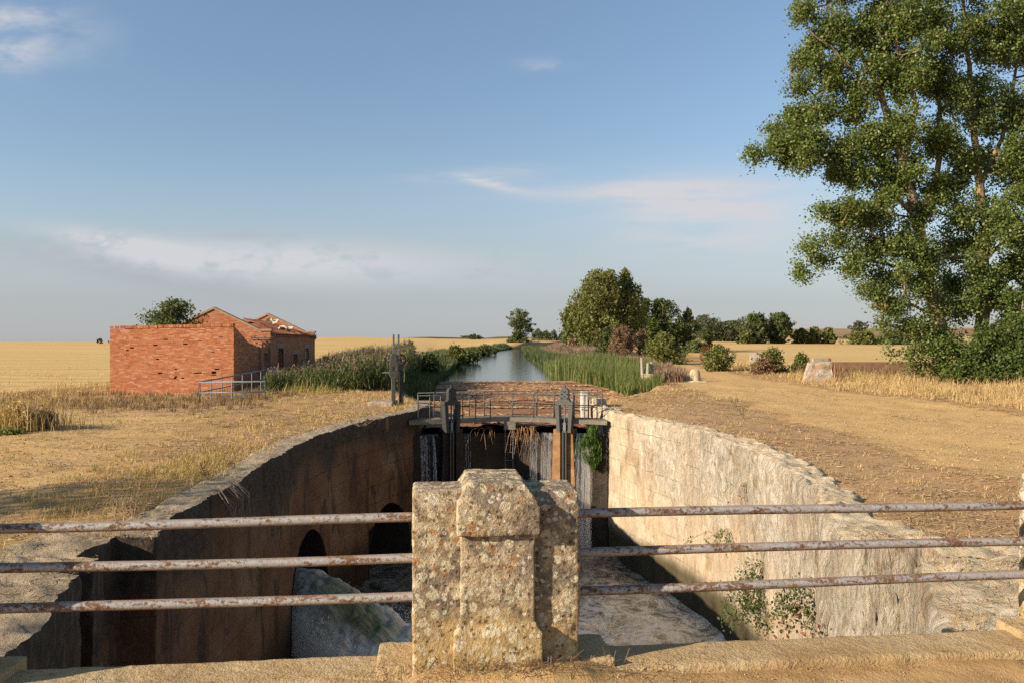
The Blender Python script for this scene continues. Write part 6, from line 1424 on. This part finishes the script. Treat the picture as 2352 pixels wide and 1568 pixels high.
dens = np.where(left, 0.10+0.12*sm(L_edge, 5.5, 3)+0.35*sm(L_edge, 2.2, 0.8)*sm(Yv, 9.5, 12.5)+0.30*sm(Yv, 28, 34), 0.10+0.10*sm(R_edge, 2.0, 0.2)+0.75*tallR+0.35*sm(Yv, 32, 40)*(1-sm(R_edge, 5, 9)))
dens = dens*(1-0.97*sm(tr, 0.25, 0.6))*(1-0.75*br)*(1-0.93*fl)*(0.12+1.3*sm(cl_, -0.15, 0.3))
inhouse = (Xv < -14.4) & (Xv > -21.9) & (Yv > 42.9) & (Yv < 61.3)
onramp = (Xv > -13.3) & (Xv < -10.4) & (Yv > 34.6) & (Yv < 41.8) & (np.abs(Xv+12.8-(Yv-34.6)*0.22) < 0.85)
keep = onland & (RNG.random(N) < dens) & ~inhouse & ~onramp
Xk, Yk, hk = Xv[keep], Yv[keep], hmap[keep]*RNG.uniform(0.4, 1.25, keep.sum())*(0.75+0.6*sm(cl2[keep], -0.3, 0.3))
P = np.stack([Xk, Yk, gz(Xk, Yk)-0.01], 1)
V, Fc = blade_geo(P, hk, (0.003+0.00038*Yk), 0.85, (0.18, 0.06, 0))
gsel = ((yc_[keep] > 0.12) & (RNG.random(keep.sum()) < 0.75)) | ((cl2[keep] > 0.22) & (RNG.random(keep.sum()) < 0.4))
fsel = np.repeat(gsel, 3)
def pick(V, Fc, s):
    f = Fc[s]; u, inv = np.unique(f.ravel(), return_inverse=True); return V[u], inv.reshape(-1, 3)
tag(np_mesh('dry_grass', *pick(V, Fc, ~fsel), M_STRAW), kind='stuff')
tag(np_mesh('green_grass', *pick(V, Fc, fsel), M_STRAWG), kind='stuff')
# separate tufts of dry grass
def tufts(name, n, xf, y0, y1, hlo, hhi, m, seed):
    r = np.random.default_rng(seed); Y = np.exp(r.uniform(np.log(y0), np.log(y1), n)); X = xf(Y, r); tr_, br_, fl_ = zones(X, Y)
    k = r.random(n) > 0.75*sm(tr_, 0.3, 0.7); X, Y = X[k], Y[k]; n = len(X); per = 26
    rad = r.uniform(0.04, 0.16, (n, 1)); h0 = r.uniform(hlo, hhi, (n, 1))
    QX = X[:, None]+r.normal(size=(n, per))*rad; QY = Y[:, None]+r.normal(size=(n, per))*rad
    P = np.stack([QX.ravel(), QY.ravel(), gz(QX.ravel(), QY.ravel())-0.01], 1)
    V, Fc = blade_geo(P, (h0*r.uniform(0.5, 1.1, (n, per))).ravel(), 0.004+0.0003*P[:, 1], 0.75, (0.1, 0.04, 0)); return tag(np_mesh(name, V, Fc, m), kind='stuff')
tufts('dry_grass_tufts', 300, lambda Y, r: EL(Y)-0.15-np.abs(r.normal(size=len(Y)))*2.4, 8.0, 36, 0.06, 0.20, M_STRAW, 31)
tufts('dry_grass_tufts', 170, lambda Y, r: ER(Y)+0.15+np.abs(r.normal(size=len(Y)))*2.2, 7.5, 40, 0.04, 0.14, M_STRAW, 32)
tufts('green_grass_tufts', 120, lambda Y, r: EL(Y)-0.3-r.random(len(Y))*7, 10, 36, 0.06, 0.20, M_STRAWG, 33)
tufts('dry_grass_tufts', 500, lambda Y, r: r.uniform(-26, -9, len(Y)), 28, 43, 0.15, 0.50, M_BROWNW, 34)
tufts('dry_grass_tufts', 500, lambda Y, r: track_c(Y)+track_w(Y)+0.2+r.random(len(Y))*6, 18, 46, 0.12, 0.42, M_STRAW, 35)
# flat straw litter
N = 210000
Yv = np.exp(RNG.uniform(np.log(5.6), np.log(40), N)); Xv = RNG.uniform(-0.70, 0.70, N)*Yv
tr, br, fl = zones(Xv, Yv); onland = (EL(Yv)-0.1 > Xv) | (ER(Yv)+0.1 < Xv)
nn_ = fbm(np.stack([Xv*1.3, Yv*1.3, 0*Xv+9], 1), 3)
keep = onland & (RNG.random(N) < (0.55-0.50*tr)*(0.15+sm(nn_, -0.2, 0.3)))
Xk, Yk = Xv[keep], Yv[keep]; n = len(Xk); az = RNG.random(n)*np.pi; ln = RNG.uniform(0.03, 0.13, n)+0.002*Yk; wd = 0.0012+0.00032*Yk
cu = np.stack([np.cos(az), np.sin(az), RNG.normal(size=n)*0.10], 1)*ln[:, None]/2; cv = np.stack([-np.sin(az), np.cos(az), RNG.normal(size=n)*0.3], 1)*wd[:, None]
C0 = np.stack([Xk, Yk, gz(Xk, Yk)+0.012+RNG.random(n)*0.012], 1)
V = np.stack([C0-cu-cv, C0+cu-cv, C0+cu+cv, C0-cu+cv], 1).reshape(-1, 3)
M_LITTER = mat('straw_litter', m_leaf([(0.25, 0.15, 0.075), (0.38, 0.25, 0.13), (0.47, 0.33, 0.175), (0.54, 0.41, 0.235)], 0.1))
tag(np_mesh('straw_litter', V, np.arange(n*4).reshape(-1, 4), M_LITTER), kind='stuff')
# the same litter caught on the near stone ledges
for k_, cv_ in enumerate(COPV):
    cv_ = cv_[(cv_[:, 1] < (11.0 if k_ == 0 else 9.6)) & (cv_[:, 1] > 5.2)]
    I = RNG.integers(0, len(cv_), 3600); Q = cv_[I]; Q = Q[fbm(Q*np.array((1.4, 2.2, 1)), 3) > -0.02]; n = len(Q)
    az = RNG.random(n)*np.pi; ln = RNG.uniform(0.03, 0.12, n); cu = np.stack([np.cos(az), np.sin(az), RNG.normal(size=n)*0.15], 1)*ln[:, None]/2; cv = np.stack([-np.sin(az), np.cos(az), RNG.normal(size=n)*0.3], 1)*0.0026
    C0 = Q+np.stack([RNG.normal(size=n)*0.03, RNG.normal(size=n)*0.03, 0.008+RNG.random(n)*0.012], 1)
    V = np.stack([C0-cu-cv, C0+cu-cv, C0+cu+cv, C0-cu+cv], 1).reshape(-1, 3)
    tag(np_mesh('ledge_litter', V, np.arange(n*4).reshape(-1, 4), M_LITTER), kind='stuff')
    I = RNG.integers(0, len(cv_), 2600); Q = cv_[I]; Q = Q[fbm(Q*np.array((1.7, 1.7, 1))+5, 3) > 0.16]
    V, Fc = blade_geo(Q, RNG.uniform(0.04, 0.14, len(Q)), 0.005, 0.8); tag(np_mesh('ledge_grass', V, Fc, M_STRAW), kind='stuff')
# brown weeds in front of the channel wall
n = 9000; X = RNG.uniform(19.5, 36, n); Y = RNG.uniform(52.5, 57, n); P = np.stack([X, Y, gz(X, Y)], 1)
V, Fc = blade_geo(P, RNG.uniform(0.3, 0.85, n)*(0.8+0.4*vnoise(np.stack([X*0.6, Y*0.6, 0*X], 1))), 0.03, 0.5); tag(np_mesh('brown_weeds', V, Fc, M_BROWNW), kind='stuff')
# pebbles on the tracks and the road
def pebbles(name, P, size, m):
    n = len(P); o = np.array([(1, 0, 0), (0, 1, 0), (-1, 0, 0), (0, -1, 0), (0, 0, 0.8), (0, 0, -0.8)]); s = size[:, None, None]*RNG.uniform(0.5, 1.2, (n, 6, 1))
    V = (P[:, None]+o[None]*s).reshape(-1, 3); f = np.array([(0, 1, 4), (1, 2, 4), (2, 3, 4), (3, 0, 4), (1, 0, 5), (2, 1, 5), (3, 2, 5), (0, 3, 5)])
    return tag(np_mesh(name, V, (f[None]+np.arange(n)[:, None, None]*6).reshape(-1, 3), m), kind='stuff')
def m_peb(nt): return princ(nt, nt.ramp(nt.island(), (0, (0.16, 0.10, 0.055)), (0.6, (0.36, 0.25, 0.135)), (1, (0.47, 0.36, 0.22))), 0.9, spec=0.15)
M_PEB = mat('pebble', m_peb)
N = 60000; Yv = np.exp(RNG.uniform(np.log(8), np.log(42), N)); Xv = RNG.uniform(-0.7, 0.7, N)*Yv; tr, br, fl = zones(Xv, Yv)
keep = (RNG.random(N) < 0.10+0.55*tr) & ((EL(Yv) > Xv) | (ER(Yv) < Xv)); Xk, Yk = Xv[keep], Yv[keep]
pebbles('gravel', np.stack([Xk, Yk, gz(Xk, Yk)+0.004], 1), np.abs(RNG.normal(size=len(Xk)))*0.008+0.004+0.0002*Yk, M_PEB)
u_ = RNG.uniform(-3.2, 3.4, 5000); v_ = RNG.uniform(-0.75, -0.2, 5000)
Pp = np.stack([u_*math.cos(PA)-v_*math.sin(PA), 4.58+u_*math.sin(PA)+v_*math.cos(PA), -0.13-0.035*sm(u_, 0.3, 1.6)+0.02*sm(v_, -0.5, -0.24)], 1)
pebbles('road_grit', Pp, np.abs(RNG.normal(size=5000))*0.0026+0.0012, M_PEB)
# root hairs and dead grass at the foot of the middle pillar
n = 420; u_ = RNG.normal(size=n)*0.36-0.1; v_ = RNG.uniform(-0.42, -0.24, n); az = RNG.random(n)*6.3; ln = RNG.uniform(0.02, 0.10, n)
C0 = np.stack([u_*math.cos(PA)-v_*math.sin(PA), 4.58+u_*math.sin(PA)+v_*math.cos(PA), -0.035+RNG.random(n)*0.03], 1)
cu = np.stack([np.cos(az), np.sin(az), RNG.normal(size=n)*0.4], 1)*ln[:, None]/2; cv = np.stack([-np.sin(az), np.cos(az), 0*az], 1)*0.0016
V = np.stack([C0-cu-cv, C0+cu-cv, C0+cu+cv, C0-cu+cv], 1).reshape(-1, 3); tag(np_mesh('dead_rootlets', V, np.arange(n*4).reshape(-1, 4), M_BROWNW), kind='stuff')

# ---------------------------------------------------------------- single weeds
def weed(name, label, cat, x, Y, h, w, m, n=40, leaf=0.05, group=None, loc=None, droop=0.2, hang=0.0, seed=1, mstem=M_TWIG, stems=5, nrm=None):
    r = np.random.default_rng(seed)
    X = (x-1176)/F*Y if loc is None else loc[0]; z = float(gz(X, Y)) if loc is None else loc[2]
    t = thing(name, (X, Y, z), label, cat, group); mb = MB(); tips = []
    nv = np.array(nrm if nrm is not None else (0, 0, 0), float)
    for k in range(stems):
        e = r.normal(size=3)*np.array((w*0.5, w*0.35, 0)); hh = h*r.uniform(0.6, 1.05)
        e = e-nv*min(0, float(np.dot(e, nv)))
        p0 = np.array((X, Y, z))+e*(0.15 if not hang else 0.9); p1 = p0+e*0.5+np.array((0, 0, hh*0.5*(1-2*hang)))+nv*0.12; p2 = p0+e+np.array((0, 0, hh*(1-2*hang)))+nv*0.08
        mb.tube([p0, p1, p2], [0.006, 0.005, 0.002], 4)
        for q in range(n//stems):
            s = r.random()**0.7; b = (p0*(1-s)+p1*s) if s < 0.5 else (p1*(1-s)+p2*s); tips.append(p0+(p2-p0)*s+nv*0.12*math.sin(3.1*s)+r.normal(size=3)*0.05*(h+w))
    mb.build('stems', mstem, t); V, Fc = leaf_geo(np.array(tips), leaf*r.uniform(0.5, 1.3, len(tips)), droop, 0.6); np_mesh('foliage', V, Fc, m, t); return t
gd = 'dried dock plants beside the lock'
weed('dock_plant', 'dried rust brown dock nearest the left wall corner', 'weed', 305, 10.6, 0.36, 0.30, M_RUSTW, 130, 0.035, gd, seed=3, stems=7)
weed('dock_plant', 'dried rust brown dock standing in pale grass on the left wall edge', 'weed', 478, 13.8, 0.36, 0.30, M_RUSTW, 110, 0.035, gd, seed=4, stems=5)
weed('dock_plant', 'dark curled dock right of the pale grass on the left wall edge', 'weed', 541, 14.6, 0.28, 0.20, M_RUSTW, 90, 0.035, gd, seed=5, stems=4)
weed('dock_plant', 'small reddish dock far along the left wall edge', 'weed', 830, 22.5, 0.25, 0.45, M_RUSTW, 90, 0.045, gd, seed=6, stems=6)
weed('thistle', 'small grey green thistle alone on the gravel track', 'weed', 1708, 24.5, 0.38, 0.22, M_GREEN1, 60, 0.055, seed=7)
weed('thistle', 'green weed among dry grass behind the right lock wall', 'weed', 1690, 29.5, 0.40, 0.28, M_GREEN3, 60, 0.06, seed=8)
gdb = 'dry bushes at the left edge'
for i, (x, Y, yt, wp, m_, lab) in enumerate(((35, 21.0, 925, 110, M_STRAW, 'tall dry straw coloured weed clump at the left edge'), (95, 21.6, 938, 56, M_BROWNW, 'brown weed clump right of the straw coloured clump'), (20, 20.0, 985, 60, M_GREEN1, 'low grey green weed at the foot of the left dry clump'))):
    T('dry_weed', lab, 'weed', x, Y, yt, wp, m=m_, tips=130, per=26, leaf=0.07, lo=0.0, seed=80+i, stems=9, shape='dome', group=gdb, up=1.6, mt=M_STRAW if i == 0 else M_TWIG)
nb = 2600; r = np.random.default_rng(77); c0 = (-13.3, 21.2); Q = np.stack([c0[0]+r.normal(size=nb)*0.75, c0[1]+r.normal(size=nb)*0.5, 0*r.random(nb)], 1); Q[:, 2] = gz(Q[:, 0], Q[:, 1])
sg = thing('dry_weed', (c0[0], c0[1], float(gz(*c0))), 'wispy tall yellow stalks rising around the straw coloured clump at the left edge', 'weed', gdb)
V, Fc = blade_geo(Q, r.uniform(0.25, 0.95, nb), 0.014, 0.45); np_mesh('stalks', V, Fc, M_STRAW, sg)
Q2 = Q[:500]+np.array((0, 0, 1))*r.uniform(0.45, 0.95, 500)[:, None]+r.normal(size=(500, 3))*0.06; V, Fc = leaf_geo(Q2, 0.05*r.uniform(0.5, 1.3, 500)); np_mesh('foliage', V, Fc, M_BROWNW, sg)  # these brown pieces are seed heads on the stalks, not leaves
# creepers on the sunlit wall
def wallpt(Y, z):
    return np.array((np.interp(Y, RWs[:, 1], RWs[:, 0])-0.05, Y, z))
gv_ = 'creepers on the sunlit wall'
for i, (Y, z, h, w, n, m_, lab) in enumerate(((16.2, -2.75, 1.35, 0.62, 1500, M_GREEN2, 'dense dark creeper hanging on the sunlit wall between the pipe rails'), (12.4, -1.95, 0.80, 0.34, 700, M_GREEN2, 'smaller reddish leaved creeper nearer the bridge on the sunlit wall'),
        (18.6, -2.6, 0.35, 0.40, 200, M_GREEN1, 'thin green sprig on the sunlit wall above the dense creeper'), (17.6, -1.35, 0.5, 0.4, 20, M_BROWNW, 'bare dead roots below the crumbled edge of the sunlit wall'), (15.6, -4.2, 0.5, 0.6, 60, M_BROWNW, 'dry twigs at the foot of the sunlit wall near the water'),
        (9.9, -1.6, 0.7, 0.35, 110, M_RUSTW, 'withered reddish creeper beside the nearest notch of the sunlit wall'))):
    p = wallpt(Y, z); weed('creeper', lab, 'creeper', 0, p[1], h, w, m_, n, 0.065, gv_, loc=p, hang=1.0, seed=90+i, stems=9, nrm=(-1, -0.25, 0))
# fresh green hanging growth by the right waterfall and bare twigs on the dark wall
r = np.random.default_rng(12); n = 5200
t_ = r.random(n); P = np.stack([2.66-0.10*np.sin(t_*3.1)+(0.05+0.13*np.sin(3.14*np.clip(t_*0.9+0.12, 0, 1)))*r.normal(size=n)*(0.8+0.5*vnoise(np.stack([t_*6, 0*t_, 0*t_], 1))), 26.6+0.10*r.normal(size=n), -1.0-1.40*t_], 1); P[:, 0] = np.minimum(P[:, 0], 2.88); kk = vnoise(P*np.array((7, 7, 5)))> -0.25; P = P[kk]; n = len(P)
hg = thing('hanging_plant', (2.6, 26.6, -1.0), 'fresh green plant hanging beside the right waterfall', 'plant')
V, Fc = blade_geo(P, -0.14*r.uniform(0.5, 1.3, n), 0.022, 0.5); np_mesh('foliage', V, Fc, M_MOSS, hg)
mb = MB()
for k in range(8): mb.tube([(2.5+0.05*k-0.1, 26.75, -0.98), (2.5+0.04*k, 26.6, -1.6), (2.48+0.04*k, 26.6, -2.3)], [0.01, 0.008, 0.004], 4)
mb.build('stems', M_GREEN2, hg)
r = random.Random(2); mb = MB()
for k in range(16):
    z = -0.7-r.random()*0.15; yv = 12.2+r.random()*0.7; xw = -4.38
    mb.tube([(xw, yv, z+0.25), (xw+0.16+r.random()*0.1, yv+r.uniform(-.15, .15), z), (xw+0.12+r.random()*.15, yv+r.uniform(-.3, .3), z-0.35-r.random()*0.3)], [0.006, 0.005, 0.002], 4)
tag(mb.build('dead_twigs', M_TWIG, loc=(-4.3, 12.5, -0.8)), 'bare pale twigs hanging over the top edge of the shaded wall', 'twigs')
